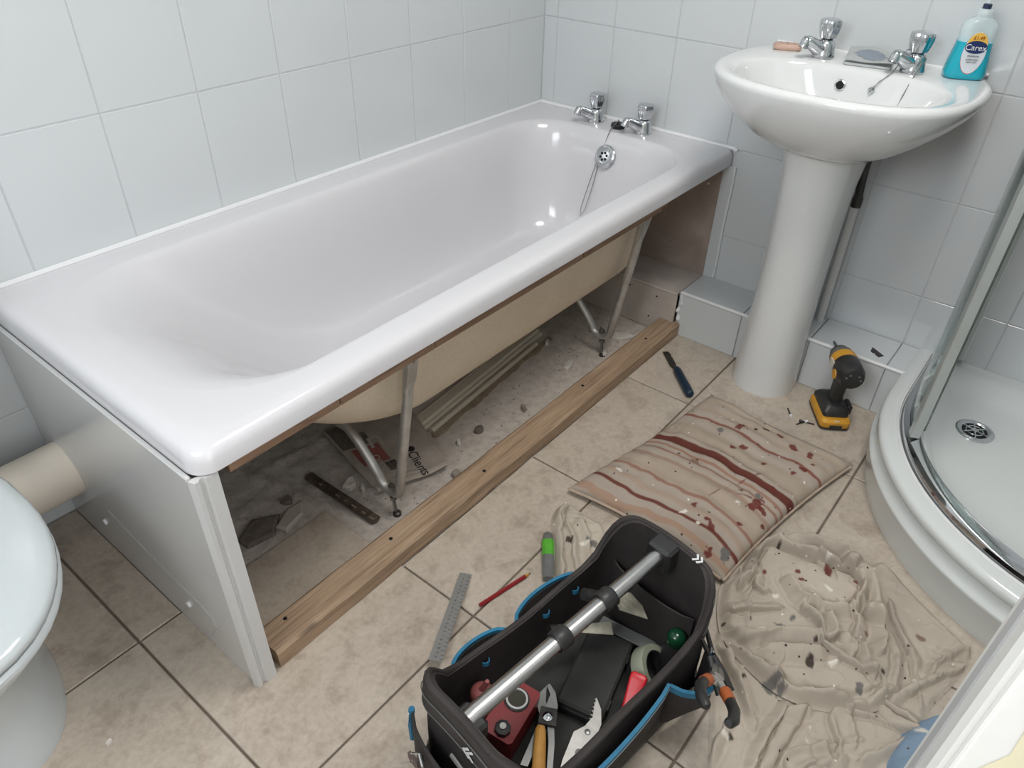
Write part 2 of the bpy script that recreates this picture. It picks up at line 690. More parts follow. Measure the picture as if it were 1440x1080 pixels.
def fbm(x, y, seed, octs=4, base=1.0):
    rs = np.random.RandomState(seed)
    out = np.zeros_like(x)
    amp, fr = 1.0, base
    for o_ in range(octs):
        for k in range(4):
            a = rs.uniform(0, 2 * PI)
            ph = rs.uniform(0, 2 * PI)
            f2 = fr * rs.uniform(0.7, 1.4)
            out += amp * 0.35 * np.sin(f2 * (x * np.cos(a) + y * np.sin(a)) + ph + 0.6 * np.sin(1.7 * f2 * (y * np.cos(a) - x * np.sin(a)) + ph * 2))
        amp *= 0.5
        fr *= 2.1
    return out


def grid_mesh(X, Y, Z, mask=None, name='grid', smooth=True):
    ny, nx = X.shape
    idx = np.arange(nx * ny).reshape(ny, nx)
    q = np.stack([idx[:-1, :-1], idx[:-1, 1:], idx[1:, 1:], idx[1:, :-1]], -1).reshape(-1, 4)
    V = np.stack([X, Y, Z], -1).reshape(-1, 3)
    keep_v = np.arange(nx * ny)
    if mask is not None:
        mv = mask.reshape(-1)
        q = q[mv[q].all(1)]
        used = np.unique(q)
        remap = np.full(nx * ny, -1)
        remap[used] = np.arange(len(used))
        q = remap[q]
        V = V[used]
        keep_v = used
    me = bpy.data.meshes.new(name)
    me.from_pydata(V.tolist(), [], q.tolist())
    if smooth:
        me.shade_smooth()
    return me, keep_v


# bare screed below the bath, pitted and dusty
gx, gy = np.meshgrid(np.linspace(-1.698, -0.0, 170), np.linspace(-0.682, 0.0, 70))
gz = -0.0052 + 0.0016 * fbm(gx, gy, 3, 4, 22.0)
rough = np.clip((-gx - 1.05) / 0.2, 0, 1) * np.clip((gy + 0.47) / 0.06, 0, 1)
gz += rough * 0.0045 * fbm(gx, gy, 5, 3, 48.0)
for (ax, ay, bx_, by_, hh, ww) in ((-1.395, -0.16, -1.335, -0.43, 0.009, 0.008), (-1.335, -0.43, -1.30, -0.60, 0.007, 0.007), (-1.32, -0.215, -1.18, -0.235, 0.008, 0.007)):
    dx, dy = bx_ - ax, by_ - ay
    tt = np.clip(((gx - ax) * dx + (gy - ay) * dy) / (dx * dx + dy * dy), 0, 1)
    d2 = (gx - ax - tt * dx) ** 2 + (gy - ay - tt * dy) ** 2
    gz += hh * np.exp(-d2 / ww ** 2)
pit = np.exp(-((gx + 1.385) ** 2 + (gy + 0.455) ** 2) / 0.018 ** 2)
gz += 0.004 * np.exp(-((np.hypot(gx + 1.385, gy + 0.455) - 0.03) / 0.012) ** 2) - 0.004 * pit
gz = np.where((gx < -1.343) & (gy < -0.425), -0.0062, gz)
sme, _ = grid_mesh(gx, gy, np.maximum(gz, -0.0059), None, 'screed')
obj_s = link('screed', sme, 'screed', floor)

# low tiled pipe boxing along the back wall: dusty bare length below the bath, white length beyond
BXF = -0.150
M['dustytile'] = mat('dusty_grey_tile', (186, 177, 168), 0.6, var=0.12, vscale=9)
M['dustytop'] = mat('dusty_tile_top', (192, 183, 175), 0.8, var=0.14, vscale=12)
box_dusty = thing('pipe_boxing', 'dusty grey boxed-in pipe run in the hollow below the bath tap end', 'boxing', (0, 0, 0))
obj('front_panel', MB().box(-0.163, -0.155, -0.664, -0.30, -0.004, 0.138, 0.001), 'dustytile', box_dusty)
obj('top_panel', MB().box(-0.165, -0.003, -0.664, -0.30, 0.139, 0.146, 0.001), 'dustytop', box_dusty)
for y, z in ((-0.598, 0.112), (-0.580, 0.035), (-0.50, 0.118)):
    obj('screw_hole', MB().lathe([(0.0032, -0.0004), (0.0032, 0.0)], (-0.163, y, z), 10, 'X'), 'blackhole', box_dusty)
box_white = thing('pipe_boxing', 'low white-tiled boxing along the wall behind the pedestal', 'boxing', (0, 0, 0))
obj('carcass', MB().box(BXF + 0.007, -0.003, -1.330, -0.671, 0.0, 0.140), 'grout', box_white)
yl = [-0.668, -0.868, -1.0685, -1.2725, -1.333]
for a, b in zip(yl[:-1], yl[1:]):
    c = (a + b) / 2
    o = link('tile', tm(abs(a - b) - GR, 0.142), 'tile', box_white)
    o.location = (BXF, c, 0.0715)
    o.rotation_euler = (0, 0, -PI / 2)
    o = link('tile', tm(abs(a - b) - GR, 0.146), 'tile', box_white)
    o.location = (-0.076, c, 0.148)
    o.rotation_euler = (-PI / 2, 0, -PI / 2)
obj('edge_trim', MB().tube([(BXF + 0.003, -0.669, 0.145), (BXF + 0.003, -1.330, 0.145)], 0.0055, 10), 'silicone', box_white, True)
obj('end_tile', MB().box(BXF + 0.001, -0.003, -0.6705, -0.667, 0.0, 0.146), 'tile', box_white)
rough_bead = [(BXF - 0.001 + 0.003 * math.sin(9 * k), -0.673 - 0.003 * math.sin(5 * k), 0.004 + 0.0135 * k) for k in range(11)]
obj('sealant_bead', MB().tube(rough_bead, [0.005 + 0.0025 * math.sin(3.3 * k) for k in range(11)], 8), 'silicone', box_white, True)

# vertical white corner strip where the wall tiles meet the bath panel line, with its sealant bead
strip = MB().box(-0.009, 0.0, -0.700, -0.668, 0.148, 0.505, 0.001)
struct(obj('trim_1', strip, 'tile'))
bead = [(-0.006, -0.702 - 0.0012 * math.sin(k * 0.9), 0.152 + 0.032 * k) for k in range(12)]
struct(obj('trim_2', MB().tube(bead, 0.0038, 8), 'silicone', None, True))
# sealant round the bath
struct(obj('trim_3', MB().tube([(-1.70, -0.004, 0.553), (-0.006, -0.004, 0.553)], 0.0062, 8), 'silicone', None, True))
struct(obj('trim_4', MB().tube([(-0.004, -0.004, 0.553), (-0.004, -0.688, 0.553), (-0.004, -0.696, 0.548)], 0.0062, 8), 'silicone', None, True))

# unseen window with glowing pane, added to brighten the back wall; ceiling lamp
wx = RX0
win = struct(obj('unseen_window_1', MB().box(wx - 0.01, wx + 0.03, -1.50, -0.60, 1.15, 1.20).box(wx - 0.01, wx + 0.03, -1.50, -0.60, 2.04, 2.09).box(wx - 0.01, wx + 0.03, -1.50, -1.45, 1.20, 2.04).box(wx - 0.01, wx + 0.03, -0.65, -0.60, 1.20, 2.04), 'plastic_white'))
ng = NT('glowing_window_pane')
ng.col((0.9, 0.95, 1.0))
ng.b.inputs['Emission Color'].default_value = (0.85, 0.93, 1, 1)
ng.b.inputs['Emission Strength'].default_value = 2.0
obj('pane', MB().box(wx + 0.002, wx + 0.010, -1.45, -0.65, 1.20, 2.04), ng.m, win)
lampo = thing('ceiling_lamp', 'round white flush ceiling lamp over the bathroom floor', 'lamp', (-1.00, -1.30, RZ))
nl = NT('lamp_diffuser')
nl.col((0.95, 0.93, 0.9))
nl.b.inputs['Emission Color'].default_value = (1, 0.96, 0.9, 1)
nl.b.inputs['Emission Strength'].default_value = 2.0
obj('lamp_base', MB().lathe([(0.33, -0.012), (0.33, 0.0)], n=32), 'plastic_white', lampo)
obj('lamp_diffuser', MB().lathe([(0.305, -0.045), (0.32, -0.035), (0.325, -0.012)], n=32), nl.m, lampo, True)

# door leaf standing open beside the camera: white gloss paint, chipped to bare wood at the old lock
M['doorpaint'] = mat('door_gloss_white', (220, 219, 215), 0.3, var=0.03, vscale=6)
M['doorgrey'] = mat('strip_and_reflection_grey', (176, 176, 176), 0.5, var=0.06)  # grey of the door edge strip, also of the panel's painted reflection line
M['barewood'] = m_wood('weathered_bare_wood', (84, 72, 58), (112, 98, 80), (138, 124, 104), (14, 40, 40), 0.8)
M['oldpaint'] = mat('yellowed_paint', (214, 206, 176), 0.5, var=0.06)
DOOR = frame((-1.665, -1.539, 0), (0.10, -1, 0), (0, 0, 1))   # x along the leaf from its free edge, y up, z towards the camera side


def dbox(x0, x1, y0, y1, z0, z1, b=0.0):
    return MB().box(x0, x1, y0, y1, z0, z1, b).xf(DOOR)


door = struct(obj('door_1', dbox(0.0, 0.60, 0.006, 1.98, 0.0, 0.038, 0.003), 'doorpaint'))
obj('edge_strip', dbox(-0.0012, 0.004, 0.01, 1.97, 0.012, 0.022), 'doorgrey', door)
obj('face_bead', dbox(0.006, 0.010, 0.01, 1.97, 0.036, 0.0395, 0.0012), 'doorpaint', door)
rs_ = random.Random(4)
pp0 = [(0.045 + rs_.uniform(-.005, .005), 0.66)] + [(0.040 + rs_.uniform(-.006, .006), 0.68 + 0.02 * k) for k in range(10)] + [(0.07, 0.885), (0.12, 0.90), (0.19, 0.88), (0.20, 0.70), (0.12, 0.65)]
pp = [(x - 0.010, y + 0.085) for x, y in pp0]
pq = [(x - (0.010 if x < 0.05 else 0), y + (0.012 if y > 0.95 else 0)) for x, y in pp]
obj('old_paint', MB().prism(pq, 0.036, 0.0384).xf(DOOR), 'oldpaint', door)
obj('bare_wood', MB().prism(pp, 0.036, 0.0388).xf(DOOR), 'barewood', door)

# ================================================================== THE BATH
H = 0.551
BX0, BX1, BY0, BY1 = -1.700, -0.004, -0.690, -0.003
bath = thing('bathtub', 'white acrylic bathtub with its side panel taken off', 'bathtub', (0, 0, 0))


def brect(ins, z, r):
    return ring(rrect(BX0 + ins, BX1 - ins * 0.0, BY0 + ins, BY1 - ins * 0.0, (r, 0.012, 0.012, 0.012), 14, 5), z)


OP = (-1.640, -0.112, -0.628, -0.075)     # opening
BT = (-1.230, -0.235, -0.506, -0.180)     # flat of the bottom
prof = [  # side fraction, foot-end fraction, z
    (-0.05, -0.020, H), (0.00, 0.00, H - 0.0012), (0.045, 0.05, H - 0.005), (0.09, 0.10, H - 0.012), (0.15, 0.16, H - 0.027),
    (0.21, 0.22, H - 0.050), (0.29, 0.31, H - 0.095), (0.36, 0.41, H - 0.147), (0.44, 0.53, H - 0.203), (0.54, 0.66, H - 0.254),
    (0.66, 0.79, H - 0.293), (0.79, 0.89, H - 0.317), (0.91, 0.96, H - 0.330), (1.0, 1.0, H - 0.335)]

prof = [(a, b, H - (H - z) * (1.0 if z > H - 0.06 else 0.96)) for a, b, z in prof]
PROF0 = list(prof)


def dense(pr, n=3):
    a = np.array(pr)
    out = []
    for i in range(len(a) - 1):
        p0, p1, p2, p3 = a[max(i - 1, 0)], a[i], a[i + 1], a[min(i + 2, len(a) - 1)]
        for k in range(n):
            t = k / n
            out.append(tuple(0.5 * ((2 * p1) + (p2 - p0) * t + (2 * p0 - 5 * p1 + 4 * p2 - p3) * t * t + (3 * p1 - p0 - 3 * p2 + p3) * t ** 3)))
    return out + [tuple(a[-1])]


prof = prof[:2] + dense(prof[1:])[1:]
FOOT_IN = -1.18      # the inner backrest slopes more gently than the outer shell
soft = [-0.014, 0.0, 0.05, 0.10, 0.165, 0.24, 0.345, 0.455, 0.58, 0.70, 0.815, 0.905, 0.965, 1.0]
prof_in = [(a[0], b, a[2]) for a, b in zip(PROF0, soft)]
prof_in = prof_in[:2] + dense(prof_in[1:])[1:]


def bath_ring(s, sf, z, off=0.0, foot=BT[0]):
    x0 = lerp(OP[0], foot, sf) - off
    x1 = lerp(OP[1], BT[1], s) + off
    y0 = lerp(OP[2], BT[2], s) - off
    y1 = lerp(OP[3], BT[3], s) + off
    rf = lerp(0.19, 0.175, min(1, max(0, s))) + off
    rt = lerp(0.15, 0.12, min(1, max(0, s))) + off
    return ring(rrect(x0, x1, y0, y1, (rf, rt, rt, rf), 14, 5), z)


rings = [brect(0.006, H - 0.044, 0.03), brect(0.0, H - 0.042, 0.035), brect(0.0, H - 0.020, 0.035), brect(0.003, H - 0.010, 0.035),
         brect(0.008, H - 0.004, 0.035), brect(0.016, H - 0.0008, 0.035), brect(0.026, H, 0.035), ring(rrect(BX0 + 0.029, BX1 - 0.004, BY0 + 0.029, BY1 - 0.004, (0.036, 0.014, 0.014, 0.036), 14, 5), H)]
rings += [bath_ring(*p, 0.0, FOOT_IN) for p in prof_in]
body = obj('tub', MB().loft(rings, False, True), 'acrylic', bath, True, 60)
sub = [(s, sf - 0.03, z - 0.013) for s, sf, z in prof if z < H - 0.04]
sh = [bath_ring(sub[0][0], sub[0][1], H - 0.056, 0.010)] + [bath_ring(s, sf, z, 0.010) for s, sf, z in sub]
obj('outer_shell', MB().loft(sh, False, True), 'shell', bath, True, 60)
# chipboard stiffeners bonded under the rim
for xa, xb in ((-1.642, -1.432), (-1.430, -1.205), (-1.203, -0.72), (-0.715, -0.33)):
    obj('rim_stiffener', MB().box(xa, xb, -0.668, -0.640, H - 0.078, H - 0.040, 0.001), 'chip', bath)
obj('rim_stiffener', MB().box(-1.668, -1.645, -0.60, -0.10, H - 0.068, H - 0.040, 0.001), 'chip', bath)

# overflow rose on the tap-end slope
ovn = Vector((-0.93, 0, 0.36)).normalized()
ovf = frame((-0.143, -0.353, 0.487), (0, 1, 0), Vector((0, 1, 0)).cross(ovn) * -1)
FO = frame((-0.1445, -0.353, 0.487), (0, -1, 0), ovn.cross(Vector((0, -1, 0))))


def rose(parent):
    b_ = obj('overflow_rose', MB().lathe([(0.034, 0), (0.034, 0.002), (0.031, 0.005), (0.024, 0.006), (0.022, 0.010), (0.016, 0.011)], n=28).xf(FO), 'chrome', parent, True)
    for k in range(6):
        a = 2 * PI * k / 6 + 0.3
        h_ = MB().lathe([(0.0042, 0.0108), (0.0042, 0.0114)], (0.0105 * math.cos(a), 0.0105 * math.sin(a), 0), 10).xf(FO)
        obj('hole', h_, 'blackhole', b_)
    return b_


rose(bath)
drain = obj('waste_outlet', MB().lathe([(0.034, 0), (0.034, 0.002), (0.028, 0.003), (0.022, 0.001)], (-0.33, -0.345, H - 0.3215), 24), 'chrome', bath, True)


def cradle(x):
    t_ = []
    t_.append((x, -0.640, 0.470))
    t_.append((x, -0.628, 0.36))
    t_.append((x, -0.600, 0.20))
    t_.append((x, -0.5835, 0.105))
    for k in range(7):
        a = PI * k / 6
        t_.append((x, -0.549 - 0.033 * math.cos(a), 0.086 - 0.024 * math.sin(a)))
    t_ += [(x, -0.490, 0.118), (x, -0.455, 0.155), (x, -0.425, 0.178), (x, -0.30, 0.183), (x, -0.12, 0.183)]
    leg = obj('support_leg', MB().tube(t_, 0.0112, 12), 'galv', bath, True)
    obj('fixing_plate', MB().ribbon([(x, -0.651, H - 0.045), (x, -0.648, 0.445), (x, -0.640, 0.405), (x, -0.632, 0.385)], 0.026, 0.004, (1, 0, 0)), 'galv', leg)
    for z in (0.478, 0.46):
        obj('screw', MB().lathe([(0.003, -0.003), (0.003, 0.0)], (x, -0.651, z), 8, 'Y'), 'steel', leg)
    obj('threaded_rod', MB().tube([(x, -0.552, 0.086), (x, -0.560, 0.0)], 0.0042, 8), 'steel', leg, True)
    obj('lock_nut', MB().lathe([(0.009, 0.042), (0.009, 0.050)], (x, -0.556, 0), 6), 'steel', leg)
    obj('lock_nut', MB().lathe([(0.009, 0.073), (0.009, 0.081)], (x, -0.553, 0), 6), 'steel', leg)
    obj('foot', MB().lathe([(0.010, -0.004), (0.009, 0.003), (0.005, 0.006)], (x, -0.563, 0), 14), 'darksteel', leg, True)


cradle(-1.247)
cradle(-0.397)

# end panel at the foot of the bath
panel = thing('bath_end_panel', 'glossy white end panel closing the foot end of the bathtub', 'panel', (-1.70, -0.34, 0))
PZ = 0.506
obj('sheet', MB().box(-0.004, 0.0, -0.330, 0.337, 0.0, PZ, 0.0012), 'panelwhite', panel)
obj('top_lip', MB().box(-0.009, -0.001, -0.332, 0.337, PZ - 0.004, PZ + 0.005, 0.002), 'panelwhite', panel)
fr_ = MB()
fr_.loft([[(-0.008, -0.333, z), (-0.004, -0.345, z), (0.003, -0.345, z), (0.006, -0.341, z), (0.010, -0.341, z), (0.013, -0.346, z), (0.032, -0.346, z), (0.032, -0.342, z), (0.0, -0.332, z)] for z in (0.0, PZ)])
obj('front_return', fr_, 'panelwhite', panel)
for y, z in ((-0.150, 0.075), (0.15, 0.09)):
    obj('screw_cap', MB().lathe([(0.006, -0.008), (0.007, -0.004)], (0, y, z), 12, 'X'), 'silicone', panel, True)
reflection_line = MB().tube([(-0.0045, 0.10, 0.155), (-0.0045, -0.03, 0.135), (-0.0045, -0.20, 0.120), (-0.0045, -0.24, 0.112), (-0.0045, -0.245, 0.09), (-0.0045, -0.20, 0.02)], 0.0011, 6)
obj('painted_reflection', reflection_line, 'doorgrey', panel)  # grey line standing in for a reflection in the glossy panel

# batten the missing side panel was screwed to
bat = MB()
rr_ = random.Random(3)
rg = []
for k in range(25):
    x = lerp(-1.655, -0.152, k / 24)
    j = lambda s: rr_.uniform(-s, s)
    yc = 0.004 * (k / 24)
    rg.append([(x, -0.680 - yc + j(.0012), 0.001), (x, -0.681 - yc + j(.0012), 0.038 + j(.001)), (x, -0.676 - yc + j(.001), 0.0445 + j(.0008)), (x, -0.618 - yc + j(.001), 0.0455 + j(.0008)), (x, -0.612 - yc + j(.001), 0.041), (x, -0.611 - yc, 0.001)])
batten = thing('timber_batten', 'rough pale timber batten screwed to the floor along the open bath side', 'batten')
obj('beam', bat.loft(rg), 'timber', batten)
for x, y in ((-1.60, -0.632), (-1.335, -0.640), (-1.05, -0.655), (-0.62, -0.640), (-0.30, -0.65)):
    obj('screw_hole', MB().lathe([(0.0042, 0.0445), (0.0042, 0.0462)], (x, y, 0), 10), 'blackhole', batten)
off = tag(obj('timber_offcut', MB().box(-1.692, -1.662, -0.672, -0.605, -0.001, 0.022, 0.001), 'chip'), 'short dark wood block wedged between batten end and end panel', 'wood block')


# ------------------------------------------------------------------ pillar taps
def tap_parts(root):
    """tap at the origin, spout towards -x"""
    b = MB().lathe([(0.026, 0.0), (0.0265, 0.004), (0.0245, 0.010), (0.0225, 0.020), (0.0215, 0.030), (0.0185, 0.037), (0.012, 0.040)], n=24)
    body_ = obj('tap_body', b, 'chrome', root, True, 50)
    sp = MB().tube([(-0.008, 0, 0.018), (-0.028, 0, 0.024), (-0.046, 0, 0.034), (-0.058, 0, 0.039)], [0.0175, 0.0160, 0.0132, 0.0115], 16)
    s_ = obj('spout', sp, 'chrome', root, True, 50)
    e = MB().lathe([(0.0112, -0.013), (0.0112, 0.002), (0.009, 0.010), (0.004, 0.013)], n=18).xf(Matrix.Translation((-0.060, 0, 0.036)) @ Matrix.Rotation(0.35, 4, 'Y'))
    obj('spout_nozzle', e, 'chrome', s_, True, 50)
    obj('nozzle_mouth', MB().lathe([(0.009, -0.0134), (0.009, -0.0128)], n=16).xf(Matrix.Translation((-0.060, 0, 0.036)) @ Matrix.Rotation(0.35, 4, 'Y')), 'blackhole', s_)
    rg_ = []
    for r, z in ((0.013, 0.040), (0.0180, 0.043), (0.0210, 0.052), (0.0240, 0.068), (0.0245, 0.075), (0.0225, 0.081), (0.014, 0.084)):
        rg_.append([((r * (1 + 0.085 * math.cos(6 * a))) * math.cos(a), (r * (1 + 0.085 * math.cos(6 * a))) * math.sin(a), z) for a in [2 * PI * k / 36 for k in range(36)]])
    obj('tap_head', MB().loft(rg_), 'chrome', root, True, 35)


tapA = thing('pillar_tap', 'chrome pillar tap on the bath rim nearer the long tiled wall', 'tap', (-0.055, -0.252, H), -0.55)
tap_parts(tapA)
tapB = copy_tree(tapA, (-0.055, -0.420, H), -0.55, 'chrome pillar tap on the bath rim nearer the washbasin')

# plug on the rim, with its ball chain hanging to the overflow
plug = thing('bath_plug', 'black rubber bath plug with chain lying between the bath taps', 'plug', (-0.066, -0.340, H))
obj('stopper', MB().lathe([(0.019, 0), (0.021, 0.003), (0.022, 0.010), (0.021, 0.013), (0.008, 0.014)], n=24), 'rubber', plug, True, 50)
obj('pull_ring', MB().tube([(0.0, 0.0, 0.014), (-0.004, 0.0, 0.020), (0.002, 0.002, 0.022), (0.004, 0, 0.016)], 0.0022, 8), 'steel', plug, True)
ch = [(0.0, 0.0, 0.022), (-0.025, -0.002, 0.016), (-0.048, -0.003, 0.006), (-0.058, -0.002, -0.010), (-0.068, 0.002, -0.040), (-0.082, 0.006, -0.085), (-0.10, 0.008, -0.15), (-0.125, 0.014, -0.225), (-0.135, 0.022, -0.245), (-0.125, 0.028, -0.22), (-0.105, 0.020, -0.15), (-0.092, 0.010, -0.09), (-0.087, 0.0, -0.070)]
obj('ball_chain', MB().tube(ch, 0.0013, 6), 'steel', plug, True)

# ================================================================== WASHBASIN ON ITS PEDESTAL
BC = -0.988     # centre line (y)
BZ = 0.836
basin = thing('washbasin', 'white ceramic washbasin with two chrome taps on a full pedestal', 'washbasin', (0, BC, 0))


def basin_outline(k, n=64, x_off=0.0, back=-0.002):
    """D outline: flat back on the wall, superelliptic front; k scales about the bowl"""
    pts = []
    for i in range(n):
        a = 2 * PI * i / n
        c, s = math.cos(a), math.sin(a)
        e = 0.80
        x = -0.195 - 0.262 * k * math.copysign(abs(c) ** e, c)
        y = 0.283 * k * math.copysign(abs(s) ** e, s)
        pts.append((min(x + x_off, back), y))
    return pts


def basin_ring(k, z, x_off=0.0):
    return ring(basin_outline(k, 64, x_off), z)


def bowl_ring(ax, ay, cx, z, n=64, flat=None):
    pts = []
    for i in range(n):
        a = 2 * PI * i / n
        c, s = math.cos(a), math.sin(a)
        x = cx - ax * math.copysign(abs(c) ** 0.9, c)
        if flat is not None:
            x = min(x, flat)
        pts.append((x, ay * math.copysign(abs(s) ** 0.9, s), z))
    return pts


up = [basin_ring(0.30, 0.672, -0.015), basin_ring(0.42, 0.684, -0.025), basin_ring(0.60, 0.712, -0.028), basin_ring(0.76, 0.746, -0.022), basin_ring(0.89, 0.780, -0.012), basin_ring(0.965, 0.807, -0.004),
      basin_ring(0.995, 0.822), basin_ring(1.0, 0.830), basin_ring(0.992, 0.836), basin_ring(0.975, 0.8395), basin_ring(0.95, 0.8405)]
inn = [bowl_ring(0.158, 0.232, -0.275, 0.839, flat=-0.132), bowl_ring(0.152, 0.226, -0.275, 0.836, flat=-0.137), bowl_ring(0.147, 0.220, -0.275, 0.828, flat=-0.142), bowl_ring(0.142, 0.212, -0.274, 0.810, flat=-0.146), bowl_ring(0.130, 0.188, -0.272, 0.770, flat=-0.152),
       bowl_ring(0.108, 0.148, -0.268, 0.730), bowl_ring(0.070, 0.09, -0.262, 0.712), bowl_ring(0.025, 0.03, -0.258, 0.706)]
obj('bowl', MB().loft(up + inn, True, True), 'porcelain', basin, True, 70)


def ped_ring(hw, front, z):
    pts = []
    for i in range(40):
        a = 2 * PI * i / 40
        c, s = math.cos(a), math.sin(a)
        x = -0.20 - front * c if c > 0 else min(-0.20 - 0.105 * c, -0.154)
        pts.append((x, hw * math.copysign(abs(s) ** 0.85, s), z))
    return pts


pr = [ped_ring(0.086, 0.088, 0.0), ped_ring(0.086, 0.088, 0.02), ped_ring(0.082, 0.084, 0.10), ped_ring(0.079, 0.081, 0.30), ped_ring(0.081, 0.084, 0.50), ped_ring(0.086, 0.092, 0.60), ped_ring(0.094, 0.100, 0.66), ped_ring(0.10, 0.105, 0.675)]
obj('pedestal', MB().loft(pr), 'porcelain', basin, True, 60)
FB = frame((-0.147, 0.024, 0.800), (0, -1, 0), (0.10, 0, 1))
obj('overflow_ring', MB().lathe([(0.0125, 0.0), (0.0125, 0.003), (0.0095, 0.004)], (0, 0, 0), 22).xf(FB), 'chrome', basin, True)
obj('overflow_hole', MB().lathe([(0.0092, 0.0041), (0.0092, 0.0046)], (0, 0, 0), 20).xf(FB), 'blackhole', basin)
FS = frame((-0.147, -0.046, 0.800), (0, -1, 0), (0.10, 0, 1))
stay = obj('chain_stay', MB().lathe([(0.0075, 0), (0.0075, 0.003), (0.004, 0.006), (0.0025, 0.010)], (0, 0, 0), 16).xf(FS), 'chrome', basin, True)
chb = [(-0.152, -0.046, 0.803), (-0.150, -0.058, 0.822), (-0.137, -0.075, 0.841), (-0.10, -0.082, 0.866), (-0.086, -0.080, 0.883), (-0.068, -0.102, 0.881), (-0.10, -0.128, 0.872), (-0.135, -0.121, 0.842), (-0.150, -0.118, 0.82), (-0.160, -0.110, 0.77), (-0.20, -0.08, 0.715), (-0.25, -0.01, 0.702)]
chd = []
for i in range(len(chb) - 1):
    a, b = Vector(chb[i]), Vector(chb[i + 1])
    chd += [tuple(a.lerp(b, k / 3)) for k in range(3)]
obj('ball_chain', MB().tube(chd, [0.0016 if k % 2 else 0.0007 for k in range(len(chd))], 6), 'steel', basin, True)
copy_tree(tapA, (-0.088, -0.890, 0.840), -0.55, 'chrome pillar tap on the washbasin beside the pink soap')
copy_tree(tapA, (-0.088, -1.092, 0.840), -0.55, 'chrome pillar tap on the washbasin beside the blue handwash bottle')
# sealant behind the basin
struct(obj('trim_5', MB().tube([(-0.002, BC + 0.245, 0.841), (-0.002, BC - 0.245, 0.841)], 0.004, 8), 'silicone', None, True))

# supply pipe and braided tail right of the pedestal
pipe = thing('supply_pipe', 'white painted supply pipe with braided tail behind the pedestal', 'pipe', (0, 0, 0))
obj('pipe_run', MB().tube([(-0.033, -1.052, 0.148), (-0.033, -1.052, 0.50)], 0.0105, 14), 'plastic_white', pipe, True)
obj('compression_nut', MB().lathe([(0.0125, 0.492), (0.013, 0.498), (0.013, 0.515), (0.011, 0.522)], (-0.033, -1.052, 0), 10), 'darksteel', pipe, True)
obj('valve', MB().tube([(-0.033, -1.052, 0.515), (-0.035, -1.049, 0.56)], 0.0105, 12), 'darksteel', pipe, True)
obj('braided_tail', MB().tube([(-0.035, -1.049, 0.555), (-0.038, -1.048, 0.60), (-0.052, -1.054, 0.65), (-0.075, -1.06, 0.71)], 0.0105, 12), 'darksteel', pipe, True)

# ================================================================== SHOWER
QX, QY, QR = -0.25, -1.86, 0.55     # arc centre and radius of the quadrant tray


def quad_ring(d, wd, z, n=28, fil=0.0):
    """closed outline of the quadrant tray, inset d on the open sides and wd on the walls"""
    pts = [(-0.001 - wd, QY + QR - d)]
    pts += [(lerp(-0.001 - wd, QX, k / 4), QY + QR - d) for k in range(1, 4)]
    for k in range(n + 1):
        a = PI / 2 + PI / 2 * k / n
        pts.append((QX + (QR - d) * math.cos(a), QY + (QR - d) * math.sin(a)))
    pts += [(QX - QR + d, lerp(QY, RY0 + 0.001 + wd, k / 4)) for k in range(1, 5)]
    pts.append((-0.001 - wd, RY0 + 0.001 + wd))
    return ring(pts, z)


shower = thing('shower_tray', 'white quadrant shower tray with curved moulded front panel', 'shower tray', (0, 0, 0))
obj('riser_panel', MB().loft([quad_ring(*p) for p in ((0.010, 0, 0.0), (0.004, 0, 0.030), (0.0, 0, 0.075), (-0.004, 0, 0.0845), (-0.005, 0, 0.089), (-0.004, 0, 0.0935), (0.003, 0, 0.098), (0.006, 0, 0.118), (0.008, 0, 0.126))], False, False), 'trayacrylic', shower, True, 50)
tp = [(0.012, 0.0, 0.122), (0.004, 0.0, 0.126), (0.001, 0.0, 0.133), (0.001, 0.0, 0.141), (0.005, 0.0, 0.148), (0.014, 0.0, 0.152), (0.030, 0.0, 0.1525), (0.085, 0.03, 0.1520), (0.094, 0.04, 0.1500), (0.104, 0.05, 0.142), (0.116, 0.062, 0.124), (0.132, 0.078, 0.110), (0.16, 0.105, 0.104), (0.22, 0.16, 0.100)]
obj('basin_moulding', MB().loft([quad_ring(*p) for p in tp], False, True), 'trayacrylic', shower, True, 60)
DX, DY = -0.215, -1.516
wst = obj('waste', MB().lathe([(0.044, 0.1005), (0.044, 0.1035), (0.040, 0.1055), (0.034, 0.1055), (0.030, 0.103)], (DX, DY, 0), 32), 'chrome', shower, True, 50)
obj('waste_well', MB().lathe([(0.0285, 0.1030), (0.0285, 0.1034)], (DX, DY, 0), 28), 'blackhole', wst)
for k in range(6):
    a = PI * 2 * k / 6 + 0.25
    obj('spoke', MB().tube([(DX + 0.006 * math.cos(a), DY + 0.006 * math.sin(a), 0.1045), (DX + 0.030 * math.cos(a), DY + 0.030 * math.sin(a), 0.1045)], 0.0018, 6), 'chrome', wst)
obj('waste_ring', MB().lathe([(0.017, 0.1036), (0.019, 0.1050), (0.021, 0.1036)], (DX, DY, 0), 28, cap0=False, cap1=False), 'chrome', wst, True)
obj('waste_hub', MB().lathe([(0.008, 0.1035), (0.008, 0.1055), (0.004, 0.106)], (DX, DY, 0), 16), 'chrome', wst, True)

# enclosure: chrome sill following the tray, uprights, glass
encl = thing('shower_enclosure', 'curved glass shower enclosure with chrome frame on the tray', 'shower enclosure', (0, 0, 0))
SR = 0.488


def sill_path(rr, n=40, x_start=-0.012):
    pts = [(x_start, QY + rr), (QX * 0.5, QY + rr)]
    for k in range(n + 1):
        a = PI / 2 + PI / 2 * k / n
        pts.append((QX + rr * math.cos(a), QY + rr * math.sin(a)))
    pts.append((QX - rr, RY0 + 0.012))
    return pts


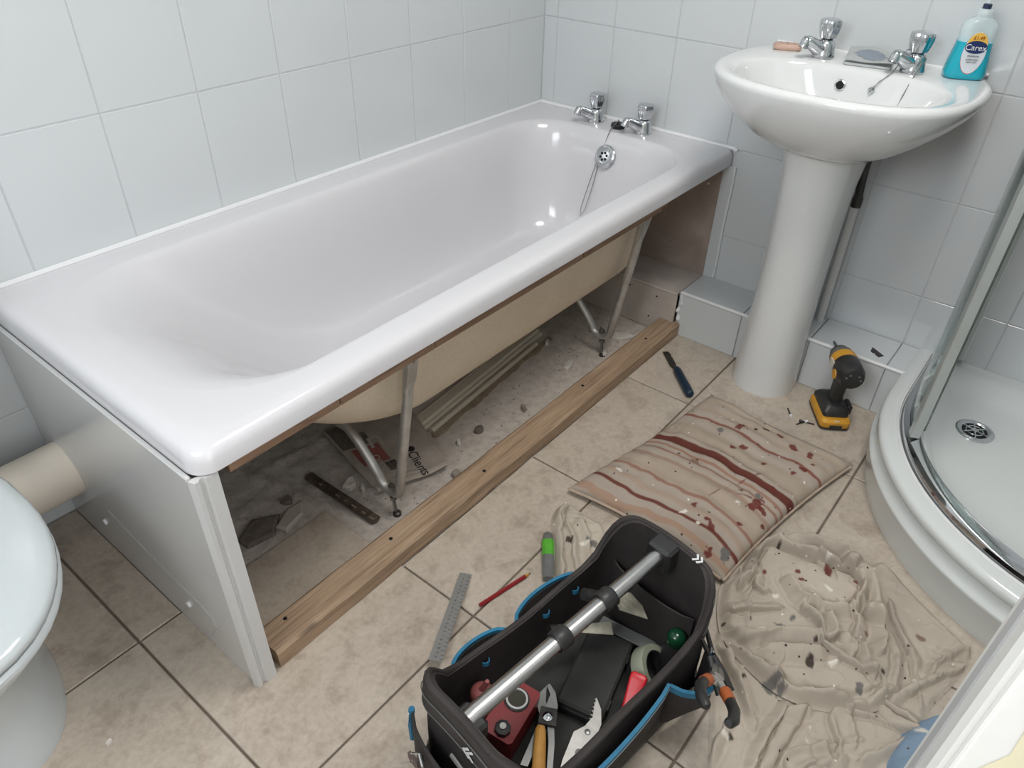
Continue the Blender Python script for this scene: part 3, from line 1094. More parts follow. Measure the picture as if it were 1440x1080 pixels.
def wall_strip(r0, r1, z0, z1, path=None):
    a, b = path(r0), path(r1)
    return [[(p[0], p[1], z0), (q_[0], q_[1], z0), (q_[0], q_[1], z1), (p[0], p[1], z1)] for p, q_ in zip(a, b)]


a_, b_, c_, d_ = sill_path(SR + 0.018), sill_path(SR + 0.014), sill_path(SR - 0.010), sill_path(SR - 0.014)
sill = [[(*a_[i], 0.1525), (*b_[i], 0.166), (*c_[i], 0.176), (*d_[i], 0.176), (*d_[i], 0.1525)] for i in range(len(a_))]
obj('sill_rail', MB().loft(sill), 'chrome', encl, True, 35)
obj('sill_seal', MB().tube([(x, y, 0.1535) for x, y in sill_path(SR + 0.023)], 0.0035, 6), 'silicone', encl, True)
top = [[(p[0], p[1], 1.985), (q_[0], q_[1], 1.985), (q_[0], q_[1], 2.015), (p[0], p[1], 2.015)] for p, q_ in zip(sill_path(SR + 0.015), sill_path(SR - 0.015))]
obj('head_rail', MB().loft(top), 'chrome', encl)
# uprights
A1 = math.radians(90 + 23)
px, py = QX + SR * math.cos(A1), QY + SR * math.sin(A1)


def upright(name, cx, cy, hw, hd, ang, m='alu'):
    mm = MB()
    mm.box(-hw, hw, -hd, hd, 0.176, 1.985, 0.0015)
    mm.xf(Matrix.Translation((cx, cy, 0)) @ Matrix.Rotation(ang, 4, 'Z'))
    return obj(name, mm, m, encl)


upright('upright', px, py, 0.011, 0.010, A1 - PI / 2, 'shalu')
upright('upright_seal', px + 0.016, py + 0.004, 0.003, 0.007, A1 - PI / 2, 'rubber')
upright('upright', px + 0.036, py - 0.002, 0.012, 0.008, A1 - PI / 2 - 0.1, 'shalu')
upright('wall_channel', -0.018, QY + SR, 0.017, 0.016, 0.0, 'shalu')
upright('door_stile', -0.022, QY + SR - 0.042, 0.017, 0.010, 0.0, 'shalu')
upright('stile_seal', -0.022, QY + SR - 0.026, 0.012, 0.003, 0.0, 'rubber')
ngl = NT('shower_glass')
ngl.b.inputs['Base Color'].default_value = (0.86, 0.95, 0.92, 1)
ngl.b.inputs['Transmission Weight'].default_value = 1.0
ngl.b.inputs['Roughness'].default_value = 0.03
ngl.b.inputs['IOR'].default_value = 1.25
gp = []
for k in range(13):
    f = k / 12
    x = lerp(-0.03, px + 0.01, f)
    if x > QX:
        y = QY + SR
    else:
        y = QY + math.sqrt(max(0, SR * SR - (x - QX) ** 2))
    gp.append((x, y))
obj('fixed_glass', MB().loft([[(x, y + 0.0025, 0.17), (x, y - 0.0025, 0.17), (x, y - 0.0025, 1.985), (x, y + 0.0025, 1.985)] for x, y in gp]), ngl.m, encl, True, 30)
gq = [(x, y - lerp(0.040, 0.018, k / 12)) for k, (x, y) in enumerate(gp)]
obj('sliding_glass', MB().loft([[(x, y + 0.0025, 0.19), (x, y - 0.0025, 0.19), (x, y - 0.0025, 1.98), (x, y + 0.0025, 1.98)] for x, y in gq]), ngl.m, encl, True, 30)
obj('roller', MB().lathe([(0.010, -0.006), (0.010, 0.006)], (-0.315, QY + SR - 0.012, 0.192), 16, 'Y'), 'plastic_white', encl, True)

# ================================================================== TOILET
wc = thing('toilet', 'white toilet with closed lid beside the bath end panel', 'toilet', (-2.034, 0, 0))


def egg(hw, yb, yf, z, n=44):
    pts = []
    ym = yb - (yb - yf) * 0.45
    for k in range(n):
        a = 2 * PI * k / n
        c, s = math.cos(a), math.sin(a)
        x = hw * math.copysign(abs(c) ** 0.9, c)
        y = ym + (s * (yb - ym) if s > 0 else s * (ym - yf))
        if s > 0:
            y = ym + (yb - ym) * abs(s) ** 0.6
        pts.append((x, y, z))
    return pts


obj('pan', MB().loft([egg(0.128, -0.08, -0.530, 0.0), egg(0.126, -0.08, -0.530, 0.02), egg(0.112, -0.08, -0.515, 0.07), egg(0.108, -0.08, -0.515, 0.16), egg(0.125, -0.10, -0.56, 0.24), egg(0.158, -0.16, -0.635, 0.31), egg(0.178, -0.20, -0.675, 0.36), egg(0.180, -0.20, -0.680, 0.385)]), 'toilet', wc, True, 60)
obj('seat', MB().loft([egg(0.180, -0.225, -0.690, 0.387), egg(0.188, -0.220, -0.700, 0.391), egg(0.189, -0.220, -0.702, 0.400), egg(0.186, -0.222, -0.698, 0.405)]), 'toilet', wc, True, 50)
obj('lid', MB().loft([egg(0.183, -0.225, -0.695, 0.408), egg(0.188, -0.222, -0.701, 0.412), egg(0.188, -0.222, -0.701, 0.420), egg(0.183, -0.226, -0.695, 0.427), egg(0.165, -0.24, -0.675, 0.432), egg(0.10, -0.30, -0.60, 0.436), egg(0.03, -0.40, -0.48, 0.437)]), 'toilet', wc, True, 60)
for x in (-0.075, 0.075):
    obj('hinge', MB().lathe([(0.012, 0.386), (0.012, 0.425)], (x, -0.205, 0), 14), 'chrome', wc, True)
cis = obj('cistern', MB().loft([ring(rrect(-0.19, 0.19, -0.185, -0.015, 0.03), z) for z in (0.39, 0.41, 0.72)]), 'toilet', wc, True, 40)
obj('cistern_lid', MB().loft([ring(rrect(-0.20, 0.20, -0.195, -0.01, 0.03), z) for z in (0.72, 0.75)]), 'toilet', wc, True, 40)
obj('flush_button', MB().lathe([(0.022, 0.75), (0.022, 0.756)], (0, -0.10, 0), 20), 'chrome', cis, True)

soil = thing('soil_pipe', 'thick cream soil pipe running along the wall from toilet to end panel', 'pipe', (-1.70, -0.092, 0.183))
obj('pipe_run', MB().tube([(-0.243, 0, 0), (-0.004, 0, 0)], 0.060, 36), 'cream_pipe', soil, True, 50)
obj('pipe_joint', MB().tube([(-0.238, 0, 0), (-0.19, 0, 0)], 0.067, 36), 'cream_pipe', soil, True, 50)
PILE_OUT= [(-0.982, -1.226), (-0.928, -1.226), (-0.841, -1.231), (-0.786, -1.239), (-0.769, -1.272), (-0.747, -1.317), (-0.719, -1.368), (-0.73, -1.414), (-0.736, -1.448), (-0.757, -1.487), (-0.803, -1.508), (-0.851, -1.522), (-0.872, -1.56), (-0.926, -1.58), (-0.997, -1.586), (-1.047, -1.563), (-1.078, -1.529), (-1.11, -1.481), (-1.124, -1.433), (-1.125, -1.389), (-1.111, -1.344), (-1.093, -1.3), (-1.064, -1.266)]
PILE_R= [([(-0.894, -1.259), (-0.846, -1.242), (-0.803, -1.25), (-0.802, -1.294), (-0.795, -1.353), (-0.779, -1.397), (-0.768, -1.418)], 0.022, 0.011), ([(-0.778, -1.262), (-0.763, -1.323), (-0.73, -1.363), (-0.746, -1.411), (-0.757, -1.455), (-0.777, -1.493), (-0.83, -1.512)], 0.026, 0.013), ([(-0.768, -1.41), (-0.778, -1.446), (-0.816, -1.462), (-0.853, -1.462)], 0.018, 0.009), ([(-0.898, -1.334), (-0.925, -1.369), (-0.918, -1.399), (-0.902, -1.432), (-0.863, -1.458)], 0.014, 0.009), ([(-0.761, -1.498), (-0.819, -1.525), (-0.85, -1.524)], 0.016, 0.007), ([(-1.085, -1.297), (-1.106, -1.35), (-1.117, -1.411), (-1.101, -1.478), (-1.064, -1.534), (-1.027, -1.567), (-0.969, -1.578), (-0.903, -1.568), (-0.869, -1.542), (-0.847, -1.491)], 0.026, 0.016), ([(-1.032, -1.255), (-0.992, -1.299), (-0.966, -1.341)], 0.01, 0.009), ([(-1.07, -1.273), (-1.058, -1.329), (-1.01, -1.387), (-0.98, -1.429)], 0.014, 0.01), ([(-0.986, -1.435), (-0.992, -1.493), (-0.987, -1.538)], 0.012, 0.008), ([(-0.943, -1.488), (-0.973, -1.516), (-0.989, -1.535)], 0.016, 0.007), ([(-0.943, -1.384), (-0.953, -1.427), (-0.977, -1.44), (-0.965, -1.454), (-0.941, -1.449), (-0.928, -1.43)], 0.016, 0.008), ([(-0.939, -1.472), (-0.967, -1.492)], 0.012, 0.008), ([(-0.928, -1.235), (-0.877, -1.238), (-0.894, -1.268), (-0.931, -1.263), (-0.958, -1.262)], 0.014, 0.007), ([(-0.948, -1.227), (-0.906, -1.229)], 0.012, 0.007), ([(-0.915, -1.282), (-0.943, -1.287), (-0.941, -1.305)], 0.01, 0.007), ([(-1.059, -1.368), (-1.042, -1.407), (-1.014, -1.434)], 0.01, 0.012), ([(-0.795, -1.361), (-0.815, -1.393)], 0.008, 0.008), ([(-0.854, -1.512), (-0.893, -1.527), (-0.927, -1.527)], 0.014, 0.01), ([(-0.873, -1.461), (-0.886, -1.48), (-0.918, -1.483)], 0.012, 0.009)]
LOW_OUT= [(-1.013, -1.246), (-1.181, -1.311), (-1.231, -1.336), (-1.324, -1.379), (-1.431, -1.418), (-1.225, -1.67), (-1.103, -1.648), (-0.989, -1.63), (-0.892, -1.66), (-0.782, -1.682), (-0.754, -1.636), (-0.693, -1.553), (-0.666, -1.492), (-0.677, -1.455), (-0.886, -1.399)]
LOW_R= [[(-1.279, -1.436), (-1.211, -1.424), (-1.137, -1.432)], [(-1.269, -1.449), (-1.198, -1.44), (-1.129, -1.446)], [(-1.25, -1.459), (-1.202, -1.454), (-1.122, -1.464)], [(-1.247, -1.472), (-1.208, -1.473), (-1.17, -1.499), (-1.153, -1.526)], [(-1.087, -1.507), (-1.12, -1.514), (-1.169, -1.551), (-1.185, -1.537), (-1.161, -1.504)], [(-1.076, -1.52), (-1.104, -1.534), (-1.133, -1.551)], [(-1.076, -1.52), (-1.051, -1.578), (-1.039, -1.626)], [(-1.032, -1.572), (-1.032, -1.6), (-1.036, -1.625)], [(-1.015, -1.579), (-1.012, -1.611), (-1.02, -1.629)], [(-1.152, -1.442), (-1.137, -1.453), (-1.119, -1.468)], [(-0.912, -1.617), (-0.855, -1.624), (-0.78, -1.674)], [(-0.89, -1.62), (-0.841, -1.633), (-0.795, -1.669)], [(-0.969, -1.599), (-0.911, -1.625), (-0.845, -1.659)], [(-1.11, -1.309), (-1.162, -1.366), (-1.205, -1.404)], [(-1.109, -1.294), (-1.144, -1.344), (-1.196, -1.395)], [(-1.329, -1.376), (-1.268, -1.367), (-1.233, -1.364)], [(-0.786, -1.513), (-0.833, -1.536), (-0.889, -1.59), (-0.931, -1.601), (-0.995, -1.582)], [(-1.155, -1.574), (-1.107, -1.595), (-1.053, -1.622)], [(-1.231, -1.494), (-1.194, -1.508), (-1.195, -1.525)]]
SMALL_OUT= [(-1.03, -0.838), (-0.994, -0.832), (-0.976, -0.849), (-0.978, -0.91), (-0.975, -0.946), (-1.017, -0.977), (-1.084, -0.99), (-1.14, -0.987), (-1.177, -0.965), (-1.154, -0.935), (-1.104, -0.906), (-1.068, -0.868)]
SMALL_R= [[(-1.177, -0.965), (-1.096, -0.915), (-1.027, -0.851), (-0.985, -0.856), (-0.977, -0.893)], [(-1.14, -0.987), (-1.076, -0.939), (-1.035, -0.891)], [(-1.089, -0.984), (-1.043, -0.946), (-1.011, -0.903)], [(-0.996, -0.853), (-1.037, -0.873)]]
BLOTS= [((-0.86, -1.339), 0.0032, 'r'), ((-0.876, -1.352), 0.0025, 'r'), ((-0.789, -1.253), 0.0043, 'r'), ((-0.893, -1.285), 0.0022, 'r'), ((-0.813, -1.388), 0.0047, 'r'), ((-0.915, -1.369), 0.0018, 'r'), ((-0.942, -1.327), 0.0032, 'w'), ((-0.858, -1.404), 0.0032, 'w'), ((-1.025, -1.31), 0.0014, 'k'), ((-1.053, -1.273), 0.0022, 'k'), ((-1.003, -1.361), 0.004, 'g'), ((-0.974, -1.375), 0.0043, 'g'), ((-1.045, -1.439), 0.004, 'k'), ((-0.998, -1.428), 0.0025, 'k'), ((-1.12, -1.398), 0.0072, 'g'), ((-1.117, -1.411), 0.0051, 'g'), ((-1.033, -1.528), 0.0043, 'g'), ((-0.907, -1.499), 0.0025, 'b'), ((-0.863, -1.522), 0.0018, 'k'), ((-0.788, -1.371), 0.0025, 'w'), ((-0.804, -1.28), 0.0014, 'k'), ((-0.839, -1.457), 0.0018, 'r'), ((-0.796, -1.44), 0.0029, 'r'), ((-1.125, -1.349), 0.0022, 'k'), ((-0.966, -1.548), 0.0014, 'k'), ((-0.857, -1.436), 0.0011, 'k'), ((-1.018, -1.469), 0.0032, 'w'), ((-1.03, -1.342), 0.0036, 'w'), ((-0.83, -1.583), 0.0036, 'b'), ((-0.714, -1.458), 0.0018, 'w'), ((-1.25, -1.384), 0.0032, 'k'), ((-1.255, -1.376), 0.0029, 'w'), ((-1.172, -1.49), 0.0022, 'w'), ((-1.145, -1.484), 0.0011, 'w'), ((-0.944, -1.598), 0.0018, 'w'), ((-0.843, -1.324), 0.0011, 'r'), ((-0.875, -1.257), 0.0011, 'k'), ((-0.896, -1.253), 0.0011, 'k'), ((-1.019, -1.274), 0.0007, 'k'), ((-1.021, -1.293), 0.0007, 'k')]
CBLOTS= [((-0.839, -1.09), 0.0048, 'r'), ((-0.6, -1.071), 0.0048, 'r'), ((-0.583, -1.086), 0.0036, 'r'), ((-0.56, -1.019), 0.0056, 'g'), ((-0.515, -1.049), 0.0056, 'r'), ((-0.61, -1.154), 0.0032, 'r'), ((-0.482, -1.147), 0.0048, 'r'), ((-0.506, -1.188), 0.0052, 'r'), ((-0.501, -1.228), 0.004, 'r'), ((-0.591, -1.219), 0.0036, 'r'), ((-0.562, -1.231), 0.004, 'r'), ((-0.53, -1.245), 0.0032, 'r'), ((-0.751, -1.215), 0.0048, 'r'), ((-0.744, -1.197), 0.0072, 'r'), ((-0.939, -1.037), 0.0048, 'r'), ((-0.859, -1.132), 0.0032, 'r'), ((-0.871, -1.148), 0.004, 'r'), ((-0.93, -1.172), 0.0064, 'r'), ((-0.946, -1.175), 0.0032, 'r'), ((-0.487, -1.109), 0.0048, 'k'), ((-0.725, -1.188), 0.004, 'g'), ((-0.911, -1.203), 0.0056, 'g'), ((-0.783, -1.232), 0.0028, 'r'), ((-0.823, -1.194), 0.0032, 'r'), ((-0.85, -0.902), 0.0036, 'w'), ((-0.878, -1.121), 0.0032, 'w'), ((-0.87, -1.079), 0.0032, 'w'), ((-0.707, -0.982), 0.0016, 'k'), ((-0.869, -0.899), 0.0012, 'k'), ((-1.003, -1.221), 0.004, 'r'), ((-0.505, -1.088), 0.0024, 'k'), ((-0.57, -1.15), 0.0012, 'k'), ((-0.706, -1.026), 0.0048, 'b'), ((-0.838, -1.126), 0.0016, 'k'), ((-0.648, -1.275), 0.0024, 'r'), ((-0.991, -0.868), 0.0036, 'k'), ((-0.773, -1.163), 0.0032, 'w'), ((-0.672, -1.207), 0.0024, 'r'), ((-0.728, -1.153), 0.004, 'b')]

# ================================================================== CLOTH: dust sheets and cushion
BLOTCOL = {'r': lin((104, 48, 42)), 'k': lin((58, 48, 44)), 'g': lin((108, 106, 104)), 'w': lin((226, 220, 210)), 'b': lin((128, 106, 92))}


def seg_dist(X, Y, poly, closed=False, nrm=None):
    best = np.full(X.shape, 1e9)
    side = np.zeros(X.shape)
    pts = list(poly) + ([poly[0]] if closed else [])
    for (ax, ay), (bx, by) in zip(pts[:-1], pts[1:]):
        dx, dy = bx - ax, by - ay
        L2 = dx * dx + dy * dy + 1e-12
        t = np.clip(((X - ax) * dx + (Y - ay) * dy) / L2, 0, 1)
        d = np.hypot(X - ax - t * dx, Y - ay - t * dy)
        s = np.sign((X - ax) * dy - (Y - ay) * dx)
        m_ = d < best
        best = np.where(m_, d, best)
        side = np.where(m_, s, side)
        if nrm is not None:
            L_ = math.sqrt(L2)
            nrm[0] = np.where(m_, dy / L_, nrm[0])
            nrm[1] = np.where(m_, -dx / L_, nrm[1])
    return best, side


def inside(X, Y, poly):
    c = np.zeros(X.shape, bool)
    n = len(poly)
    for i in range(n):
        (ax, ay), (bx, by) = poly[i], poly[(i + 1) % n]
        cond = ((ay > Y) != (by > Y)) & (X < (bx - ax) * (Y - ay) / (by - ay + 1e-12) + ax)
        c ^= cond
    return c


def smooth_poly(poly, it=2):
    for _ in range(it):
        out = []
        n = len(poly)
        for i in range(n):
            a, b = poly[i], poly[(i + 1) % n]
            out += [(0.75 * a[0] + 0.25 * b[0], 0.75 * a[1] + 0.25 * b[1]), (0.25 * a[0] + 0.75 * b[0], 0.25 * a[1] + 0.75 * b[1])]
        poly = out
    return poly


def smooth_line(pts, it=2):
    for _ in range(it):
        out = [pts[0]]
        for a, b in zip(pts[:-1], pts[1:]):
            out += [(0.75 * a[0] + 0.25 * b[0], 0.75 * a[1] + 0.25 * b[1]), (0.25 * a[0] + 0.75 * b[0], 0.25 * a[1] + 0.75 * b[1])]
        pts = out + [pts[-1]]
    return pts


def dye(me, cols):
    at = me.color_attributes.new('dye', 'FLOAT_COLOR', 'POINT')
    c4 = np.ones((len(me.vertices), 4), np.float32)
    c4[:, :3] = cols
    at.data.foreach_set('color', c4.ravel())


def blot_paint(C, X, Y, blots, seed=1):
    nz = fbm(X, Y, seed, 3, 260.0)
    nz2 = fbm(X, Y, seed + 9, 2, 120.0)
    for i, ((bx, by), r, k) in enumerate(blots):
        an = (i * 2.399) % PI
        el = 1.0 + 0.9 * ((i * 0.37) % 1)
        dx, dy = X - bx, Y - by
        u = (dx * math.cos(an) + dy * math.sin(an)) / el
        v = -dx * math.sin(an) + dy * math.cos(an)
        d = np.hypot(u, v) / (r * 1.75)
        m_ = np.clip((1.0 + 0.35 * nz + 0.3 * nz2 - d) * 4.0, 0, 1)[..., None] * 0.92
        C[:] = C * (1 - m_) + np.array(BLOTCOL[k]) * m_
    return C


def sheet(name, outline, ridges, base, cell, seed, noise_amp, rim, label, blots, ground=None, minor=0, over=0.55, tint=(180, 170, 157), plateau=None):
    poly = smooth_poly(outline, 2)
    xs_ = [p[0] for p in poly]
    ys_ = [p[1] for p in poly]
    X, Y = np.meshgrid(np.arange(min(xs_) - cell, max(xs_) + cell * 2, cell), np.arange(min(ys_) - cell, max(ys_) + cell * 2, cell))
    wob = 0.004
    Xw = X + wob * fbm(X, Y, seed, 3, 45.0)
    Yw = Y + wob * fbm(X, Y, seed + 1, 3, 45.0)
    ins = inside(X, Y, poly)
    dE, near = np.full(X.shape, 1e9), np.zeros(X.shape + (2,))
    for (ax, ay), (bx, by) in zip(poly, poly[1:] + poly[:1]):
        dx, dy = bx - ax, by - ay
        t = np.clip(((X - ax) * dx + (Y - ay) * dy) / (dx * dx + dy * dy + 1e-12), 0, 1)
        qx, qy = ax + t * dx, ay + t * dy
        d = np.hypot(X - qx, Y - qy)
        m_ = d < dE
        dE = np.where(m_, d, dE)
        near = np.where(m_[..., None], np.stack([qx, qy], -1), near)
    # the ring of vertices just outside is pulled onto the hem
    rimv = (~ins) & (dE < cell * 1.45)
    X = np.where(rimv, near[..., 0], X)
    Y = np.where(rimv, near[..., 1], Y)
    dE = np.where(rimv, 0.0, dE)
    ins = ins | rimv
    Z = base + noise_amp * fbm(X, Y, seed + 2, 3, 24.0)
    # creasing field: sharp valleys of a warped sine
    cr = np.sin(fbm(X, Y, seed + 4, 2, 16.0) * 4.0)
    Z += noise_amp * 1.1 * (np.abs(cr) ** 0.6 - 0.6)
    rid = fbm(X + 0.3 * Y, Y, seed + 14, 3, 30.0)
    Z += noise_amp * 1.3 * np.clip(1 - np.abs(np.sin(rid * 2.6)) * 1.6, 0, 1) ** 1.5
    if plateau:
        for (cx, cy, rad, hh) in plateau:
            Z += hh * np.exp(-((X - cx) ** 2 + (Y - cy) ** 2) / rad ** 2)
    SX, SY = np.zeros(X.shape), np.zeros(X.shape)
    rr2 = random.Random(seed)
    extra = []
    for k in range(minor):
        cx, cy = rr2.uniform(min(xs_), max(xs_)), rr2.uniform(min(ys_), max(ys_))
        an, bend, ln = rr2.uniform(0, 2 * PI), rr2.uniform(-1.2, 1.2), rr2.uniform(0.02, 0.06)
        extra.append(([(cx, cy), (cx + ln * math.cos(an), cy + ln * math.sin(an)), (cx + ln * math.cos(an) + ln * math.cos(an + bend), cy + ln * math.sin(an) + ln * math.sin(an + bend))], rr2.uniform(0.004, 0.008), rr2.uniform(0.004, 0.006)))
    for i, (line, hh, ww) in enumerate(list(ridges) + extra):
        nn = [np.zeros(X.shape), np.zeros(X.shape)]
        d, s = seg_dist(Xw, Yw, smooth_line(line, 2), False, nn)
        wside = np.where(s > 0, ww * 1.15, ww * 0.45) if i % 2 else np.where(s > 0, ww * 0.45, ww * 1.15)
        amp = hh * (1 + 0.25 * fbm(X, Y, seed + 20 + i, 2, 30.0))
        sh_ = (-1.0 if i % 2 else 1.0) * over * ww * np.exp(-(d / (ww * 1.1)) ** 2)
        SX += sh_ * nn[0]
        SY += sh_ * nn[1]
        Z = Z + amp * np.exp(-(d / wside) ** 2) - 0.28 * hh * np.exp(-((d - 1.9 * wside) / (0.6 * ww)) ** 2)
    edge = np.clip(dE / rim, 0, 1)
    Z = np.maximum(Z, 0.003) * (0.10 + 0.90 * edge * edge * (3 - 2 * edge)) + 0.0006
    Z = np.maximum(Z, 0.0008)
    if ground is not None:
        Z = Z + ground(X, Y)
    Xs, Ys = X + SX * edge, Y + SY * edge
    me, kv = grid_mesh(Xs, Ys, Z, ins, name)
    C = np.ones(X.shape + (3,)) * np.array(lin(tint))
    C *= (1 + 0.10 * fbm(X, Y, seed + 6, 4, 14.0))[..., None]
    blot_paint(C, X, Y, blots, seed)
    dye(me, C.reshape(-1, 3)[kv])
    o = link(name, me, 'cloth')
    tag(o, label, 'dust sheet')
    return o


def clear_tray(p):
    dx, dy = p[0] - QX, p[1] - QY
    r = math.hypot(dx, dy)
    k = max(r, 0.572) / r
    return (QX + dx * k, QY + dy * k)


LOW_OUT = [clear_tray(p) for p in LOW_OUT]
sheet('dust_sheet', LOW_OUT, [(l, 0.013, 0.0075) for l in LOW_R], 0.007, 0.003, 31, 0.0018, 0.010,
      'flat paint-spotted beige dust sheet spread beneath the crumpled heap', BLOTS, minor=14)
sheet('dust_sheet', PILE_OUT, [(l, h * 1.45, w_ * 0.95) for l, h, w_ in PILE_R], 0.020, 0.0023, 11, 0.0019, 0.024,
      'crumpled paint-spattered beige dust sheet heaped beside the tool bag', BLOTS, ground=lambda X, Y: 0.004 + 0 * X, minor=15,
      plateau=[(-0.86, -1.36, 0.09, 0.016), (-1.0, -1.42, 0.12, 0.010)])
sheet('dust_sheet', SMALL_OUT, [(l, 0.012, 0.008) for l in SMALL_R], 0.008, 0.003, 51, 0.002, 0.010,
      'small crumpled beige cloth between the tool bag and the cushion corner', [((-1.062, -0.915), .006, 'k'), ((-1.045, -0.955), .008, 'g'), ((-1.055, -0.945), .004, 'w')], tint=(184, 174, 160))
# denim by the open door
den = sheet('denim_cloth', [(-1.30, -1.63), (-1.125, -1.597), (-1.03, -1.612), (-0.985, -1.645), (-0.95, -1.70), (-1.25, -1.76)], [([(-1.28, -1.66), (-1.13, -1.625), (-1.0, -1.66)], 0.02, 0.012), ([(-1.2, -1.69), (-1.05, -1.66)], 0.02, 0.012)],
            0.030, 0.004, 71, 0.003, 0.012, 'faded blue denim cloth on the floor beside the open door', [((-1.09, -1.605), 0.004, 'g'), ((-1.15, -1.615), 0.003, 'w'), ((-1.05, -1.63), 0.003, 'w')], tint=(132, 154, 176))
den['category'] = 'cloth'

# cushion: striped cover, seams, paint stains
CN = [(-0.945, -0.826), (-0.392, -0.916), (-0.424, -1.316), (-0.958, -1.226)]   # s=0,t=0 / s=1,t=0 / s=1,t=1 / s=0,t=1
NS, NTT = 300, 220
s_, t_ = np.meshgrid(np.linspace(0, 1, NS), np.linspace(0, 1, NTT))
ctr = np.array(CN).mean(0)


def bil(k):
    c = [p[k] for p in CN]
    return c[0] * (1 - s_) * (1 - t_) + c[1] * s_ * (1 - t_) + c[2] * s_ * t_ + c[3] * (1 - s_) * t_


X, Y = bil(0), bil(1)
a, b = 2 * s_ - 1, 2 * t_ - 1
pin = 0.025 * (1 - a * a) * b ** 4 * np.sign(b)      # sides pulled slightly in between the corners
Y = Y + pin * 0.6
X = X - 0.02 * (1 - b * b) * a ** 4 * np.sign(a)
puff = (np.clip(1 - np.abs(a) ** 5, 0, 1) * np.clip(1 - np.abs(b) ** 5, 0, 1)) ** 0.42
warp = 0.014 * np.sin(7 * t_ + 3 * s_) + 0.013 * fbm(s_, t_, 5, 3, 7.0)
sw = s_ + warp
ripple = 0.0016 * np.sin(sw * 2 * PI * 13) * (0.6 + 0.4 * np.sin(9 * t_ + 5 * s_)) + 0.003 * fbm(s_, t_, 8, 3, 9.0)
dent = -0.006 * np.exp(-((s_ - 0.53) ** 2 + (t_ - 0.33) ** 2) / 0.004)
Zt = 0.016 + 0.040 * puff + 1.7 * ripple * puff + dent
Zb = 0.016 - 0.0145 * np.clip(puff * 2.5, 0, 1)
C = np.ones(X.shape + (3,)) * np.array(lin((168, 156, 144)))


def band(c0, w_, col, k=0.9, soft=0.006, wav=1.0):
    d = np.abs(s_ + warp * wav + 0.004 * fbm(s_, t_, int(c0 * 999), 3, 20.0) - c0)
    m_ = np.clip((w_ / 2 - d) / soft + 0.5, 0, 1)[..., None] * k
    C[:] = C * (1 - m_) + np.array(lin(col)) * m_


for c0, w_, col, k in ((0.040, 0.036, (164, 134, 114), 0.85), (0.30, 0.10, (172, 156, 140), 0.8), (0.63, 0.09, (166, 152, 136), 0.8), (0.82, 0.05, (172, 156, 140), 0.7), (0.90, 0.06, (184, 168, 150), 0.6),
                       (0.175, 0.03, (168, 146, 128), 0.7), (0.37, 0.022, (150, 122, 104), 0.7), (0.46, 0.015, (146, 106, 88), 0.8),
                       (0.115, 0.024, (106, 56, 46), 0.95), (0.245, 0.016, (142, 100, 84), 0.8), (0.425, 0.012, (140, 94, 80), 0.8), (0.520, 0.052, (98, 50, 42), 0.97), (0.745, 0.018, (128, 74, 62), 0.9), (0.575, 0.012, (150, 128, 112), 0.6)):
    band(c0, w_, col, k)
edgeb = np.clip((s_ - 0.992) / 0.004, 0, 1)[..., None]
C = C * (1 - edgeb) + np.array(lin((112, 66, 56))) * edgeb
blot_paint(C, X, Y, CBLOTS, 77)
for (sx, tx, sy, ty) in ((0.30, 0.62, 0.62, 0.73), (0.36, 0.58, 0.40, 0.80)):   # dragged red brush marks
    d, _ = seg_dist(s_, t_ * 0.72, [(sx, tx * 0.72), (sy, ty * 0.72)])
    m_ = np.clip((0.003 + 0.004 * fbm(s_, t_, 3, 2, 60.0) - d) / 0.004, 0, 1)[..., None] * 0.7
    C = C * (1 - m_) + np.array(BLOTCOL['r']) * m_
cush = thing('cushion', 'paint-stained beige cushion with dark red-brown stripes on the floor tiles', 'cushion')
me, _ = grid_mesh(X, Y, Zt, None, 'cover_top')
dye(me, C.reshape(-1, 3))
link('cover_top', me, 'cushion', cush)
me, _ = grid_mesh(X[::4, ::4], Y[::4, ::4], Zb[::4, ::4], None, 'cover_underside')
dye(me, (np.ones(X[::4, ::4].shape + (3,)) * np.array(lin((180, 165, 150)))).reshape(-1, 3))
link('cover_underside', me, 'cushion', cush)
M['piping'] = mat('brown_piping', (118, 72, 60), 0.85, var=0.2, vscale=30)
M['pipingb'] = mat('beige_piping', (178, 160, 144), 0.85, var=0.2, vscale=30)
for k, (aa, sl) in enumerate((((slice(None), -1), 'piping'), ((0, slice(None)), 'pipingb'), ((-1, slice(None)), 'pipingb'), ((slice(None), 0), 'pipingb'))):
    pts = [(float(x), float(y), 0.016) for x, y in zip(X[aa][::6], Y[aa][::6])]
    obj('piping', MB().tube(pts, 0.0035, 6), sl, cush, True)

# ================================================================== UNDER THE BATH: newspaper, skirting, rubble
gx, gy = np.meshgrid(np.linspace(0, 1, 40), np.linspace(0, 1, 40))
NC = [(-0.965, -0.300), (-1.065, -0.560), (-1.235, -0.490), (-1.175, -0.215)]
nX = NC[0][0] * (1 - gx) * (1 - gy) + NC[1][0] * gx * (1 - gy) + NC[2][0] * gx * gy + NC[3][0] * (1 - gx) * gy
nY = NC[0][1] * (1 - gx) * (1 - gy) + NC[1][1] * gx * (1 - gy) + NC[2][1] * gx * gy + NC[3][1] * (1 - gx) * gy
nZ = 0.006 + 0.0025 * fbm(nX, nY, 15, 3, 22.0) + 0.010 * np.exp(-((gy - 0.02) / 0.16) ** 2) + 0.008 * np.exp(-((gx - 0.97) / 0.06) ** 2)


